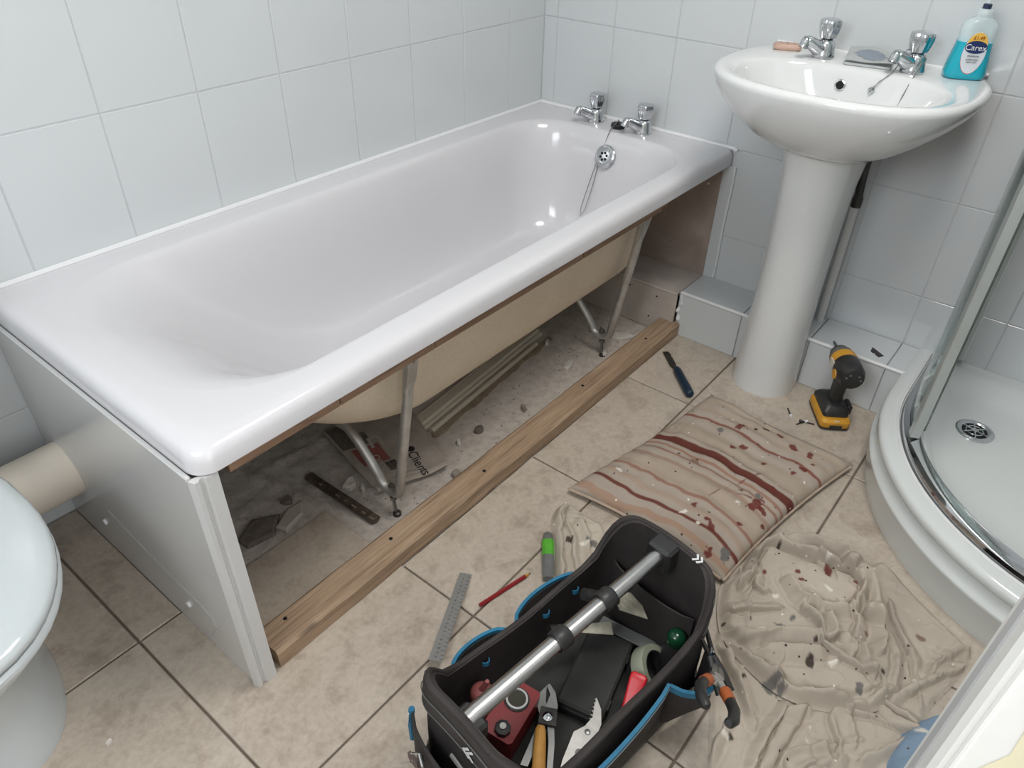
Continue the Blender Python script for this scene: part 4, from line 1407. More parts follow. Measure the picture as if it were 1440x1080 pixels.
def m_news():
    n = NT('dusty_newspaper')
    v = n.coords(1.0, False)
    a_ = n.noise(v, 18.0, 4, 0.6)
    x = n.ramp(a_, [(0.3, lin((158, 148, 138))), (0.7, lin((184, 174, 163)))])
    n.col(x)
    n.b.inputs['Roughness'].default_value = 0.95
    return n.m


M['news'] = m_news()
M['newsdark'] = mat('smudged_print', (104, 96, 90), 0.9, var=0.35, vscale=60)
M['newsred'] = mat('faded_red_print', (150, 92, 86), 0.9, var=0.15, vscale=30)
M['ink'] = mat('black_print_ink', (40, 36, 34), 0.9)
M['paleprint'] = mat('pale_print', (196, 186, 176), 0.9)
news = thing('newspaper', 'dusty sheet of newspaper with faded red and black print below the bath', 'newspaper')
me, _ = grid_mesh(nX, nY, nZ, None, 'paper_sheet')
link('paper_sheet', me, 'news', news)
me2, _ = grid_mesh(nX + 0.012, nY + 0.010, nZ - 0.003, None, 'paper_sheet')
link('paper_sheet', me2, 'news', news)


def nz_at(x, y):
    i = np.argmin((nX - x) ** 2 + (nY - y) ** 2)
    return float(nZ.ravel()[i])


def patch(name, s0, s1, t0, t1, m_):
    i0, i1, j0, j1 = int(s0 * 39), int(s1 * 39), int(t0 * 39), int(t1 * 39)
    me_, _ = grid_mesh(nX[j0:j1 + 1, i0:i1 + 1], nY[j0:j1 + 1, i0:i1 + 1], nZ[j0:j1 + 1, i0:i1 + 1] + 0.0008, None, name)
    return link(name, me_, m_, news)


patch('printed_panel', 0.20, 0.38, 0.62, 0.99, 'newsdark')
patch('printed_panel', 0.02, 0.18, 0.70, 0.99, 'newsdark')
patch('printed_panel', 0.40, 0.66, 0.58, 0.92, 'newsred')
patch('printed_panel', 0.68, 0.82, 0.55, 0.68, 'newsdark')


def news_text(body, size, c, m_, sx=1.0, ang=0.0):
    d = Vector((math.cos(ang), math.sin(ang), 0))
    fr2 = frame((c[0], c[1], nz_at(*c) + 0.0030), d, (-d.y, d.x, 0))
    o = text_obj('print', body, size, m_, fr2, news, 0.0001, sx)
    for v_ in o.data.vertices:
        v_.co.z += nz_at(v_.co.x, v_.co.y) - nz_at(*c) - 0.0012
    return o


AT = math.atan2(-0.26, -0.10)
news_text('Clients', 0.034, (-1.104, -0.492), 'ink', 1.0, AT)
news_text('OPEN', 0.026, (-1.163, -0.415), 'paleprint', 1.0, AT)
news_text('IS ON', 0.018, (-1.143, -0.452), 'ink', 1.0, AT)
news_text('n', 0.09, (-1.112, -0.342), 'paleprint', 1.0, AT + PI / 2)
news_text('pensions', 0.020, (-1.155, -0.330), 'ink', 1.0, AT)
obj('print', MB().lathe([(0.010, 0), (0.010, 0.0006)], (-1.078, -0.438, nz_at(-1.078, -0.438) + 0.001), 16), 'ink', news)
# lengths of cream moulding lying on the screed
M['cream'] = mat('cream_painted_moulding', (206, 196, 178), 0.5, var=0.06)
mo = thing('skirting_moulding', 'cream painted length of stepped skirting lying below the bath', 'moulding')
pa, pb = Vector((-1.0, -0.395, 0)), Vector((-0.425, -0.345, 0))
dirv = (pb - pa).normalized()
nv = Vector((-dirv.y, dirv.x, 0))
sec = [(0.040, 0.0), (0.040, 0.014), (0.031, 0.017), (0.028, 0.012), (0.025, 0.017), (0.004, 0.016), (0.0, 0.010), (-0.008, 0.010), (-0.012, 0.006), (-0.014, 0.0)]
obj('board', MB().loft([[tuple(p + nv * o_ + Vector((0, 0, z - 0.004))) for o_, z in sec] for p in (pa, pb)]), 'cream', mo)
fl = tag(obj('moulding_strip', MB().loft([[tuple(p + nv * o_ + Vector((0, 0, z - 0.004))) for o_, z in ((-0.020, 0), (-0.020, 0.009), (-0.028, 0.011), (-0.036, 0.006), (-0.036, 0))] for p in (pa + dirv * 0.01, pb - dirv * 0.06)]), 'cream'), 'thin cream strip lying alongside the stepped skirting below the bath', 'moulding')
M['mortar'] = mat('brown_mortar', (140, 124, 104), 0.95, var=0.25, vscale=40, bump=0.6, bscale=80)
edge_m = MB().loft([[tuple(p + nv * o_ + Vector((0, 0, z - 0.006))) for o_, z in ((-0.037, 0), (-0.038, 0.007), (-0.048 - 0.005 * math.sin(k * 2.3), 0.004), (-0.052 - 0.006 * math.sin(k * 1.7), 0))] for k, p in enumerate([pa.lerp(pb, q / 14) for q in range(15)])])
tag(obj('mortar_edge', edge_m, 'mortar'), 'ragged line of brown mortar along the thin cream strip', 'mortar')
# old tile upstand behind, half hidden below the tub
tag(obj('old_board', MB().loft([[tuple(p + nv * o_ + Vector((0, 0, z))) for o_, z in ((0.042, -0.005), (0.042, 0.006), (0.20, 0.006), (0.20, -0.005))] for p in (pa, pb)]), 'dustytop'), 'flat dusty board on the screed behind the cream skirting', 'board')
wr = thing('pipe_stub', 'dark round pipe stub in the dusty board below the bath', 'pipe', (-0.762, -0.300, 0.0062))
obj('collar', MB().lathe([(0.026, 0), (0.025, 0.006), (0.019, 0.008), (0.018, 0.004)], n=22), 'darksteel', wr, True)
obj('bore', MB().lathe([(0.0175, 0.004), (0.0175, 0.0046)], n=20), 'blackhole', wr)
# rusty bar
M['rust'] = mat('rusty_plated_bar', (92, 80, 71), 0.5, 0.4, var=0.5, vscale=45)
M['platespot'] = mat('worn_plating', (178, 168, 150), 0.3, 0.7, var=0.3, vscale=60)
bar = thing('metal_bar', 'dark rusty metal bar lying on the rubble below the bath', 'metal bar')
A_, B_ = Vector((-1.302, -0.320, 0.006)), Vector((-1.297, -0.548, 0.007))
obj('rod', MB().tube([A_, A_.lerp(B_, 0.5), B_], 0.0125, 14, flat=((0, 0, 1), 0.7)), 'rust', bar, True, 50)
for f, q in ((0.22, 0.010), (0.48, 0.012), (0.72, 0.015), (0.86, 0.012), (0.97, 0.014), (0.60, 0.008)):
    c = A_.lerp(B_, f)
    obj('plating_flake', MB().box(c.x - 0.008, c.x + 0.004, c.y - q / 2, c.y + q / 2, c.z + 0.0072, c.z + 0.0084), 'platespot', bar)


def chip(name, label, cat, c, sx, sy, h_, ang, m_, seed, group=None, n=8):
    r_ = random.Random(seed)
    poly = []
    for k in range(n):
        a_ = 2 * PI * k / n
        q = r_.uniform(0.75, 1.1)
        u, v_ = sx * q * math.cos(a_), sy * q * math.sin(a_)
        poly.append((u * math.cos(ang) - v_ * math.sin(ang), u * math.sin(ang) + v_ * math.cos(ang)))
    ctr_ = (0, 0)
    mb = MB().loft([[(x, y, -0.004) for x, y in poly], [(x * 1.0, y * 1.0, h_ * 0.5) for x, y in poly], [(x * 0.82, y * 0.82, h_ * r_.uniform(0.8, 1.1)) for x, y in poly]])
    o = obj(name, mb, m_)
    o.location = c
    return tag(o, label, cat, group)


M['rubble'] = mat('grey_rubble', (150, 140, 131), 0.95, var=0.25, vscale=40, bump=0.5, bscale=90)
M['palechip'] = mat('pale_plaster_chip', (206, 200, 192), 0.9, var=0.1, vscale=40)
M['darkchip'] = mat('dark_stain_chip', (112, 103, 96), 0.95, var=0.25, vscale=40)
chip('cement_slab', 'flat dark grey cement slab under the bath by the end panel', 'slab', (-1.487, -0.372, 0), 0.062, 0.036, 0.006, 0.1, M['darkchip'], 2, None, 5)
chip('tile_shard', 'grey angular tile shard on the rubble below the bath', 'tile shard', (-1.408, -0.392, 0.001), 0.050, 0.022, 0.008, 0.35, 'dustytile', 5, None, 5)
chip('cement_lump', 'dark brown lump beside the grey tile shard', 'lump', (-1.385, -0.345, 0), 0.016, 0.013, 0.012, 0.2, M['darkchip'], 8)
chip('plaster_lump', 'round pale plaster lump beside the rusty bar', 'lump', (-1.255, -0.412, 0), 0.024, 0.015, 0.012, 0.4, M['palechip'], 9)
chip('plaster_chip', 'white curled paint flake between rusty bar and bath leg', 'plaster chip', (-1.245, -0.445, 0), 0.016, 0.006, 0.008, 0.9, M['palechip'], 10)
G1 = 'loose chips on the screed under the bath'
for k, (x, y, a_, b_, an, m_) in enumerate(((-0.905, -0.512, 0.016, 0.011, 0.2, 'darkchip'), (-0.975, -0.505, 0.012, 0.006, 0.9, 'palechip'), (-0.758, -0.545, 0.014, 0.007, 1.2, 'rubble'), (-1.066, -0.580, 0.014, 0.012, 0.5, 'rubble'), (-0.455, -0.40, 0.012, 0.007, 0.5, 'palechip'))):
    chip('rubble_chip', ['small dark brown rubble chip on pale screed', 'small white oblong chip on pale screed', 'brown sliver of rubble on pale screed', 'rubble chip at the corner of the newspaper', 'white chip at the end of the cream skirting'][k], 'rubble chip', (x, y, 0), a_, b_, 0.008, an, M[m_], 20 + k, G1)
chip('plaster_chip', 'white ridged plaster chip on the pale screed under the bath', 'plaster chip', (-0.512, -0.520, 0), 0.030, 0.013, 0.009, 0.3, M['palechip'], 31)
chip('plaster_chip', 'flat white plaster chip at the foot of the second bath leg', 'plaster chip', (-0.375, -0.555, 0), 0.035, 0.012, 0.007, 0.5, M['palechip'], 32)
chip('plaster_chip', 'long white plaster chip behind the second bath leg', 'plaster chip', (-0.275, -0.55, 0), 0.05, 0.02, 0.006, -0.9, M['palechip'], 33)
chip('plaster_chip', 'small white plaster crumb beside the batten end and panel', 'plaster chip', (-1.612, -0.535, 0), 0.008, 0.007, 0.010, 0.3, M['palechip'], 34)
chip('plaster_chip', 'tiny plaster crumb on beige tile beside the toilet foot', 'plaster chip', (-1.925, -0.575, 0.002), 0.007, 0.004, 0.004, 0.3, M['palechip'], 35)
chip('plaster_chip', 'tiny white crumb beside the chisel on the floor tile', 'plaster chip', (-0.285, -0.735, 0.002), 0.009, 0.005, 0.004, 0.9, M['palechip'], 36)
rs2 = np.random.RandomState(6)
grit = MB()
for k in range(420):
    x = rs2.uniform(-1.66, -0.18)
    y = rs2.uniform(-0.60, -0.12) if rs2.rand() < 0.85 else rs2.uniform(-0.69, -0.683)
    if (-0.167 < x and y > -0.67) or (-1.03 < x < -0.39 and y > -0.455):
        continue
    r = rs2.uniform(0.0008, 0.0032)
    z = -0.004
    grit.add([(x - r, y, z), (x + r * .7, y - r, z), (x + r * .6, y + r, z), (x, y, z + r * 1.5)], [(0, 1, 3), (1, 2, 3), (2, 0, 3), (0, 2, 1)])
g_ = obj('grit', grit, 'rubble')
g_['kind'] = 'stuff'
tag(g_, 'loose grit and dust scattered over the screed below the bath', 'grit')

# ================================================================== LOOSE TOOLS ON THE FLOOR
# chisel
cz = frame((-0.262, -0.702, 0.0), (-0.163, -0.170, 0), (0.170, -0.163, 0))
chis = thing('wood_chisel', 'wood chisel with dark blue handle on the tile by the pedestal', 'chisel', (-0.262, -0.702, 0))
chis.matrix_world = cz
obj('blade', MB().loft([[(x, -w_, 0.002), (x, w_, 0.002), (x, w_, z), (x, -w_, z)] for x, w_, z in ((0, 0.009, 0.0025), (0.02, 0.0095, 0.006), (0.075, 0.009, 0.007), (0.09, 0.005, 0.009), (0.11, 0.0045, 0.012))]), 'darksteel', chis)
obj('handle', MB().tube([(0.105, 0, 0.0125), (0.12, 0, 0.0125), (0.15, 0, 0.0125), (0.20, 0, 0.0125), (0.228, 0, 0.0125), (0.233, 0, 0.0125)], [0.009, 0.012, 0.0115, 0.0125, 0.0115, 0.007], 14), 'navy', chis, True, 50)
# pencil
pz = frame((-1.319, -0.874, 0.0043), (0.128, -0.028, 0), (0.028, 0.128, 0))
pen = thing('carpenter_pencil', 'red carpenter pencil lying on the floor tile beside the steel rule', 'pencil')
pen.matrix_world = pz
hexr = lambda x, r: [(x, r * math.cos(k * PI / 3), r * math.sin(k * PI / 3)) for k in range(6)]
obj('barrel', MB().loft([hexr(0, 0.0045), hexr(0.118, 0.0045)]), 'red', pen)
obj('wood_tip', MB().loft([hexr(0.118, 0.0044), hexr(0.128, 0.0018)]), 'woodhandle', pen)
obj('lead', MB().loft([hexr(0.128, 0.0018), hexr(0.132, 0.0006)]), 'ink', pen)
obj('end_core', MB().loft([hexr(-0.0006, 0.0018), hexr(0, 0.0018)]), 'ink', pen)
# steel rule
M['rule'] = mat('brushed_steel_rule', (146, 146, 144), 0.42, 0.35, var=0.06, vscale=40)
rz_ = frame((-1.2765, -0.7985, 0.0015), (-0.19, -0.098, 0.022), (0.098, -0.19, 0))
rul = thing('steel_rule', 'engraved steel rule lying on the tile against the tool bag', 'ruler')
rul.matrix_world = rz_
obj('blade', MB().box(0, 0.225, -0.0125, 0.0125, 0, 0.0009), 'rule', rul)
for k in range(1, 23):
    obj('graduation', MB().box(k * 0.01 - 0.0003, k * 0.01 + 0.0003, 0.0125 - (0.009 if k % 5 == 0 else 0.006), 0.0123, 0.0009, 0.0011), 'ink', rul)
    text_obj('numeral', str(k), 0.0055, 'ink', frame((k * 0.01 - 0.004, -0.001, 0.0010), (0, -1, 0), (1, 0, 0)), rul, 0.0001)
# green and grey knife
kz = frame((-1.083, -0.868, 0.010), (-0.105, -0.080, 0), (0.080, -0.105, 0))
kn = thing('utility_knife', 'grey utility knife with lime green grip beside the tool bag', 'knife')
kn.matrix_world = kz
ksec = lambda x, w_, h_: [(x, -w_, -h_ * .8), (x, w_, -h_ * .8), (x, w_, h_ * .6), (x, w_ * .6, h_), (x, -w_ * .6, h_), (x, -w_, h_ * .6)]
obj('nose', MB().loft([ksec(0.0, 0.006, 0.006), ksec(0.006, 0.010, 0.009), ksec(0.024, 0.0125, 0.010)]), 'greygrip', kn, True, 40)
obj('grip', MB().loft([ksec(0.024, 0.0128, 0.0105), ksec(0.045, 0.0125, 0.0115), ksec(0.066, 0.0122, 0.0105)]), 'green', kn, True, 40)
obj('tail', MB().loft([ksec(0.066, 0.012, 0.010), ksec(0.10, 0.0118, 0.010), ksec(0.125, 0.011, 0.009)]), 'greygrip', kn, True, 40)
# screws and plugs by the drill
G2 = 'loose screws by the drill'
for k, (x, y, an, lab) in enumerate(((-0.318, -1.118, 0.6, 'white-capped screw on the tile between cushion and drill'), (-0.322, -1.147, -1.2, 'dark screw crossed by another next to the drill battery'))):
    sc_ = thing('screw', lab, 'screw', (x, y, 0.0042), an, G2)
    obj('shank', MB().tube([(0, 0, 0), (0.035, 0, -0.002)], 0.0018, 6), 'darksteel', sc_)
    obj('cap', MB().lathe([(0.0042, -0.004), (0.0042, 0.003), (0.002, 0.004)], n=12, axis='X'), 'silicone' if k == 0 else 'darksteel', sc_, True)
sc_ = thing('screw', 'white-capped screw touching the drill battery', 'screw', (-0.315, -1.158, 0.0042), 2.6, G2)
obj('shank', MB().tube([(0, 0, 0), (0.030, 0, -0.002)], 0.0018, 6), 'darksteel', sc_)
obj('cap', MB().lathe([(0.0042, -0.004), (0.0042, 0.003), (0.002, 0.004)], n=12, axis='X'), 'silicone', sc_, True)
# knife blade on the boxing
bl = tag(obj('knife_blade', MB().prism([(0.0, 0.012), (0.012, 0.0125), (0.016, 0.009), (0.021, 0.0125), (0.031, 0.012), (0.045, -0.008), (0.0, -0.006)], 0, 0.0006), 'darksteel'), 'loose steel utility knife blade on the white tiled boxing', 'blade')
bl.matrix_world = frame((-0.108, -1.250, 0.1485), (0.5, 0.85, 0), (-0.85, 0.5, 0))

# ================================================================== CORDLESS DRILL
dr = thing('cordless_drill', 'yellow and black cordless drill standing on its battery by the boxing', 'drill', (-0.248, -1.194, 0.0), math.atan2(0.095, 0.14))
drs = lambda x, y0, y1, z0, z1, r: [(x, y, z) for y, z in rrect(y0, y1, z0, z1, r, 5, 0)]
bt = lambda z, hx0, hx1, hy, r: ring(rrect(hx0, hx1, -hy, hy, r, 5, 0), z)
batt = obj('battery', MB().loft([bt(0.004, -0.060, 0.058, 0.036, 0.012), bt(0.012, -0.064, 0.062, 0.039, 0.014), bt(0.026, -0.064, 0.062, 0.039, 0.014), bt(0.034, -0.058, 0.058, 0.034, 0.012)]), 'yellow', dr, True, 35)
obj('battery_base', MB().loft([bt(0.0, -0.058, 0.056, 0.035, 0.012), bt(0.003, -0.062, 0.060, 0.038, 0.013), bt(0.009, -0.0645, 0.0625, 0.0395, 0.014)]), 'black', batt, True, 35)
obj('release_slot', MB().box(-0.0662, -0.063, -0.016, 0.016, 0.010, 0.019, 0.001), 'black', batt)
obj('release_tab', MB().box(-0.062, -0.050, -0.007, 0.007, 0.026, 0.032, 0.001), 'oldpaint', batt)
obj('battery_dock', MB().loft([bt(0.033, -0.048, 0.060, 0.033, 0.010), bt(0.046, -0.046, 0.058, 0.034, 0.012), bt(0.056, -0.036, 0.048, 0.028, 0.012), bt(0.064, -0.026, 0.030, 0.020, 0.010)]), 'black', dr, True, 40)
obj('belt_clip', MB().box(-0.030, 0.010, -0.044, -0.030, 0.030, 0.058, 0.004), 'black', dr)
obj('handle', MB().loft([bt(0.058, -0.024, 0.020, 0.0155, 0.012), bt(0.085, -0.024, 0.016, 0.0150, 0.012), bt(0.110, -0.026, 0.016, 0.0155, 0.012), bt(0.140, -0.034, 0.020, 0.018, 0.014)]), 'black', dr, True, 50)
hz = 0.168
hring = lambda x, r, sq=1.0: [(x, r * sq * math.cos(2 * PI * k / 28), hz + r * math.sin(2 * PI * k / 28)) for k in range(28)]
obj('motor_cover', MB().loft([hring(-0.066, 0.020), hring(-0.064, 0.028), hring(-0.050, 0.034), hring(-0.02, 0.035), hring(0.0, 0.034)]), 'black', dr, True, 40)
obj('motor_body', MB().loft([hring(0.0, 0.0335), hring(0.012, 0.0345), hring(0.028, 0.033)]), 'yellow', dr, True, 40)
obj('side_badge', MB().lathe([(0.013, 0.0335), (0.0125, 0.0365)], (-0.030, 0, hz - 0.008), 20, 'Y'), 'yellow', dr, True)
obj('side_badge', MB().lathe([(0.013, -0.0335), (0.0125, -0.0365)], (-0.030, 0, hz - 0.008), 20, 'Y'), 'yellow', dr, True)
M['printlabel'] = mat('worn_white_label', (206, 202, 194), 0.5, var=0.1)
obj('side_label', MB().box(-0.008, 0.018, 0.0315, 0.0352, hz - 0.010, hz + 0.012, 0.001), 'printlabel', dr)
obj('gear_housing', MB().loft([hring(0.028, 0.0325), hring(0.046, 0.029), hring(0.056, 0.024)]), 'greygrip', dr, True, 40)
obj('rubber_nose', MB().loft([hring(0.055, 0.0245), hring(0.060, 0.024), hring(0.063, 0.018)]), 'black', dr, True, 40)
obj('chuck', MB().loft([hring(0.062, 0.010), hring(0.076, 0.0095), hring(0.080, 0.007)]), 'darksteel', dr, True, 40)
obj('bit', MB().loft([hring(0.080, 0.0042), hring(0.105, 0.0042), hring(0.112, 0.0026), hring(0.116, 0.001)]), 'steel', dr, True, 40)
obj('trigger', MB().box(0.014, 0.026, -0.008, 0.008, 0.105, 0.135, 0.003), 'black', dr)
for dy, dz in ((0.012, 0.022), (-0.016, 0.018), (0.022, 0.008), (-0.024, -0.002)):
    obj('cover_screw', MB().lathe([(0.003, -0.0662), (0.003, -0.062)], (0, dy * 0.8, hz + dz * 0.6), 8, 'X'), 'steel', dr)

# ================================================================== THINGS ON THE BASIN
soap = thing('soap_bar', 'pinkish brown worn soap bar on the washbasin corner', 'soap', (-0.072, -0.795, 0.8405), 0.4)
obj('bar', MB().loft([ring(rrect(-0.020 - i_, 0.020 + i_, -0.033 - i_, 0.033 + i_, 0.010), z) for z, i_ in ((0, -0.003), (0.004, 0.0), (0.009, 0.0), (0.013, -0.004))]), mat('pink_soap', (196, 164, 148), 0.55, var=0.06), soap, True, 45)
for k in range(3):
    obj('moulded_ridge', MB().tube([(-0.010, -0.018 + 0.016 * k, 0.0128), (0.010, -0.014 + 0.016 * k, 0.0128)], 0.0025, 6), soap.children[0].data.materials[0], soap, True)
M['foil'] = mat('silver_sachet_foil', (186, 190, 190), 0.4, 0.3, var=0.08)
M['sachetprint'] = mat('slate_blue_print', (132, 142, 154), 0.5, var=0.08)
sac = thing('sachet_packet', 'opened silver sachet with slate blue oval between the basin taps', 'packet', (-0.078, -0.995, 0.8405), 0.18)
sx_, sy_ = np.meshgrid(np.linspace(-0.044, 0.044, 16), np.linspace(-0.052, 0.052, 20))
sz_ = 0.008 + 0.16 * (sx_ + 0.044) + 0.006 * np.exp(-((sx_ / 0.03) ** 2 + (sy_ / 0.035) ** 2)) + 0.002 * np.sin(60 * sy_ + 30 * sx_) + 0.004 * np.clip((np.abs(sx_ + sy_ * 0.3) - 0.03) / 0.02, 0, 1)
me, _ = grid_mesh(sx_, sy_, sz_, None, 'pouch')
link('pouch', me, 'foil', sac)
obj('pouch_underside', MB().loft([ring(rrect(-0.042, 0.042, -0.050, 0.050, 0.002), z) for z in (0.0, 0.005)]), 'foil', sac)
ov, _ = grid_mesh(sx_, sy_, sz_ + 0.0007, ((sx_ / 0.031) ** 2 + (sy_ / 0.036) ** 2) < 1.0, 'printed_oval')
link('printed_oval', ov, 'sachetprint', sac)
bc = thing('bottle_cap_scrap', 'tiny black plastic scrap against the wall behind the sachet', 'scrap', (-0.022, -1.005, 0.8405))
obj('scrap', MB().lathe([(0.007, 0), (0.0075, 0.004), (0.004, 0.007)], n=10), 'rubber', bc, True)
obj('tail', MB().tube([(0, -0.006, 0.004), (-0.002, -0.014, 0.005), (0.002, 0.010, 0.005)], 0.002, 6), 'rubber', bc)
# handwash bottle
nb = NT('clear_bottle_plastic')
nb.b.inputs['Base Color'].default_value = (0.80, 0.92, 0.94, 1)
nb.b.inputs['Roughness'].default_value = 0.08
nb.b.inputs['Alpha'].default_value = 0.38
nq = NT('turquoise_handwash')
nq.b.inputs['Base Color'].default_value = (*lin((28, 172, 192)), 1)
nq.b.inputs['Roughness'].default_value = 0.12
nq.b.inputs['Subsurface Weight'].default_value = 0.35
nq.b.inputs['Subsurface Radius'].default_value = (0.01, 0.03, 0.03)
bot = thing('handwash_bottle', 'clear bottle of turquoise handwash with oval label on the washbasin corner', 'bottle', (-0.062, -1.190, 0.8405), -1.18)


def bsec(hx, hy, z, r):
    return ring(rrect(-hx, hx, -hy, hy, r, 6, 1), z)


shape = [(0.036, 0.022, 0.0, 0.016), (0.041, 0.026, 0.004, 0.02), (0.042, 0.027, 0.012, 0.02), (0.039, 0.025, 0.040, 0.02), (0.035, 0.023, 0.065, 0.018), (0.034, 0.022, 0.085, 0.018), (0.035, 0.022, 0.100, 0.018), (0.033, 0.021, 0.110, 0.018), (0.024, 0.018, 0.117, 0.016), (0.0145, 0.0145, 0.121, 0.0144)]
obj('bottle_body', MB().loft([bsec(0.0348, 0.0225, 0.074, 0.018)] + [bsec(*s) for s in shape[5:]], False, True), nb.m, bot, True, 50)
lq = [s for s in shape if s[2] < 0.07] + [(0.0346, 0.0224, 0.074, 0.018)]
obj('liquid', MB().loft([bsec(*s) for s in lq]), nq.m, bot, True, 50)
obj('collar', MB().lathe([(0.0150, 0.119), (0.0155, 0.123), (0.0155, 0.134), (0.013, 0.137)], n=24), nb.m, bot, True)
obj('pump_cap', MB().lathe([(0.0085, 0.136), (0.0085, 0.1445), (0.006, 0.146)], n=20), mat('navy_pump', (28, 44, 72), 0.4), bot, True)
pmp = obj('pump_stem', MB().lathe([(0.0045, 0.145), (0.0045, 0.172)], n=14), nb.m, bot, True)
obj('pump_head', MB().box(-0.012, 0.035, -0.009, 0.009, 0.172, 0.182, 0.003), nb.m, bot)
# label on the +y face of the bottle frame (towards the camera)


def oval(rx, rz, cz_, y, n=32):
    return MB().loft([[(rx * math.cos(2 * PI * k / n), yy, cz_ + rz * math.sin(2 * PI * k / n)) for k in range(n)] for yy in (y - 0.0008, y)])


LY = -0.0268
Fl = frame((0, LY, 0), (1, 0, 0), (0, 0, 1))
lab = Matrix.Rotation(0.0, 4, 'X')
lb = obj('label', oval(0.0225, 0.041, 0.055, LY), mat('label_white', (214, 220, 226), 0.4), bot)
obj('label_border', oval(0.0225, 0.041, 0.0535, LY + 0.0006), mat('label_coral', (214, 110, 112), 0.4), lb)
obj('price_panel', MB().loft([[(x, yy, z) for x, z in [(0.0195 * math.cos(q), 0.070 + 0.025 * math.sin(q)) for q in [PI * k / 12 for k in range(13)]]] for yy in (LY - 0.0012, LY)]), mat('label_yellow', (232, 186, 84), 0.4), lb)
obj('name_panel', oval(0.0215, 0.0125, 0.0665, LY - 0.0010), mat('label_navy', (26, 44, 92), 0.4), lb)
txt = lambda b_, s, x, z, m_, y=-0.0022: text_obj('lettering', b_, s, m_, frame((x, LY + y, z), (1, 0, 0), (0, 0, 1)), lb, 0.0002)
txt('Carex', 0.0165, 0, 0.0655, 'silicone')
txt('£1.49', 0.0095, 0, 0.0845, 'red')
txt('moisture', 0.0062, 0, 0.0495, 'ink')
txt('ANTIBACTERIAL', 0.0034, 0, 0.042, 'ink')
txt('HAND WASH', 0.0034, 0, 0.037, 'ink')

# ================================================================== TOOL BAG
BA = math.atan2(-0.14, 0.99)
bag = thing('tool_bag', 'open black canvas tool bag with aluminium carry handle and blue trim', 'tool bag', (-1.400, -1.145, 0.0), BA)
BL, BW = 0.236, 0.116


def bag_path(k, n=96):
    """point on the rounded rectangle, k in 0..1, returns (u, v)"""
    return BAGP[int(k) % len(BAGP)]


def bag_outline(hl, hw, r):
    return rrect(-hl, hl, -hw, hw, r, 8, 9)


def sst(a, b, x):
    t = min(1, max(0, (x - a) / (b - a)))
    return t * t * (3 - 2 * t)


def top_h(u, v):
    e = sst(0.165, 0.232, abs(u))
    base_ = 0.190 - 0.012 * math.cos(u * 9) * (1 - e)
    arch = 0.075 + 0.018 * math.cos(min(1, abs(v) / BW) * PI / 2)
    if u > 0:
        arch += 0.010
    return base_ + e * arch


def bag_wall(inset, levels, extra=0.0):
    rs_list = []
    for f in levels:
        rg2 = []
        o0 = bag_outline(BL - inset, BW - inset, 0.055)
        for (u, v) in o0:
            h_ = top_h(u, v)
            z = 0.012 + (h_ - 0.012) * f
            bow = 1.0 + 0.05 * math.sin(PI * f) + 0.012 * math.sin(u * 30 + f * 5)
            lean = 1.0 - 0.02 * f if abs(u) > 0.18 else 1.0
            rg2.append((u * lean, v * bow * (1 - 0.03 * f), z))
        rs_list.append(rg2)
    return rs_list


lv = [0, 0.1, 0.25, 0.4, 0.55, 0.7, 0.85, 0.95, 1.0]
outer = bag_wall(0.0, lv)
inner = bag_wall(0.007, lv)
obj('canvas_body', MB().loft(outer + inner[::-1], True, True), 'bagcloth', bag, True, 50)
obj('inside_floor', MB().loft([ring(bag_outline(BL - 0.012, BW - 0.012, 0.05), z) for z in (0.012, 0.022)]), 'bagdirty', bag)
obj('moulded_base', MB().loft([ring(bag_outline(BL + a_, BW + a_, 0.055), z) for z, a_ in ((0.0, -0.004), (0.003, 0.005), (0.020, 0.008), (0.045, 0.006), (0.052, 0.003))], True, False), 'bagbase', bag, True, 50)
for sgn in (-1, 1):   # feet of the moulded base flare out at the corners
    obj('base_foot', MB().loft([ring([(x + sgn * 0.232, y) for x, y in rrect(-0.024, 0.024, -0.10, 0.10, 0.02)], z) for z in (0.0, 0.05, 0.062)]), 'bagbase', bag, True, 40)
# top hem with raised stitching, running round the rim
hem = [(p[0] * 1.004, p[1] * 1.004, p[2] - 0.002) for p in outer[-1]]
obj('rim_hem', MB().tube(hem + [hem[0]], 0.0055, 8), 'bagcloth', bag, True)
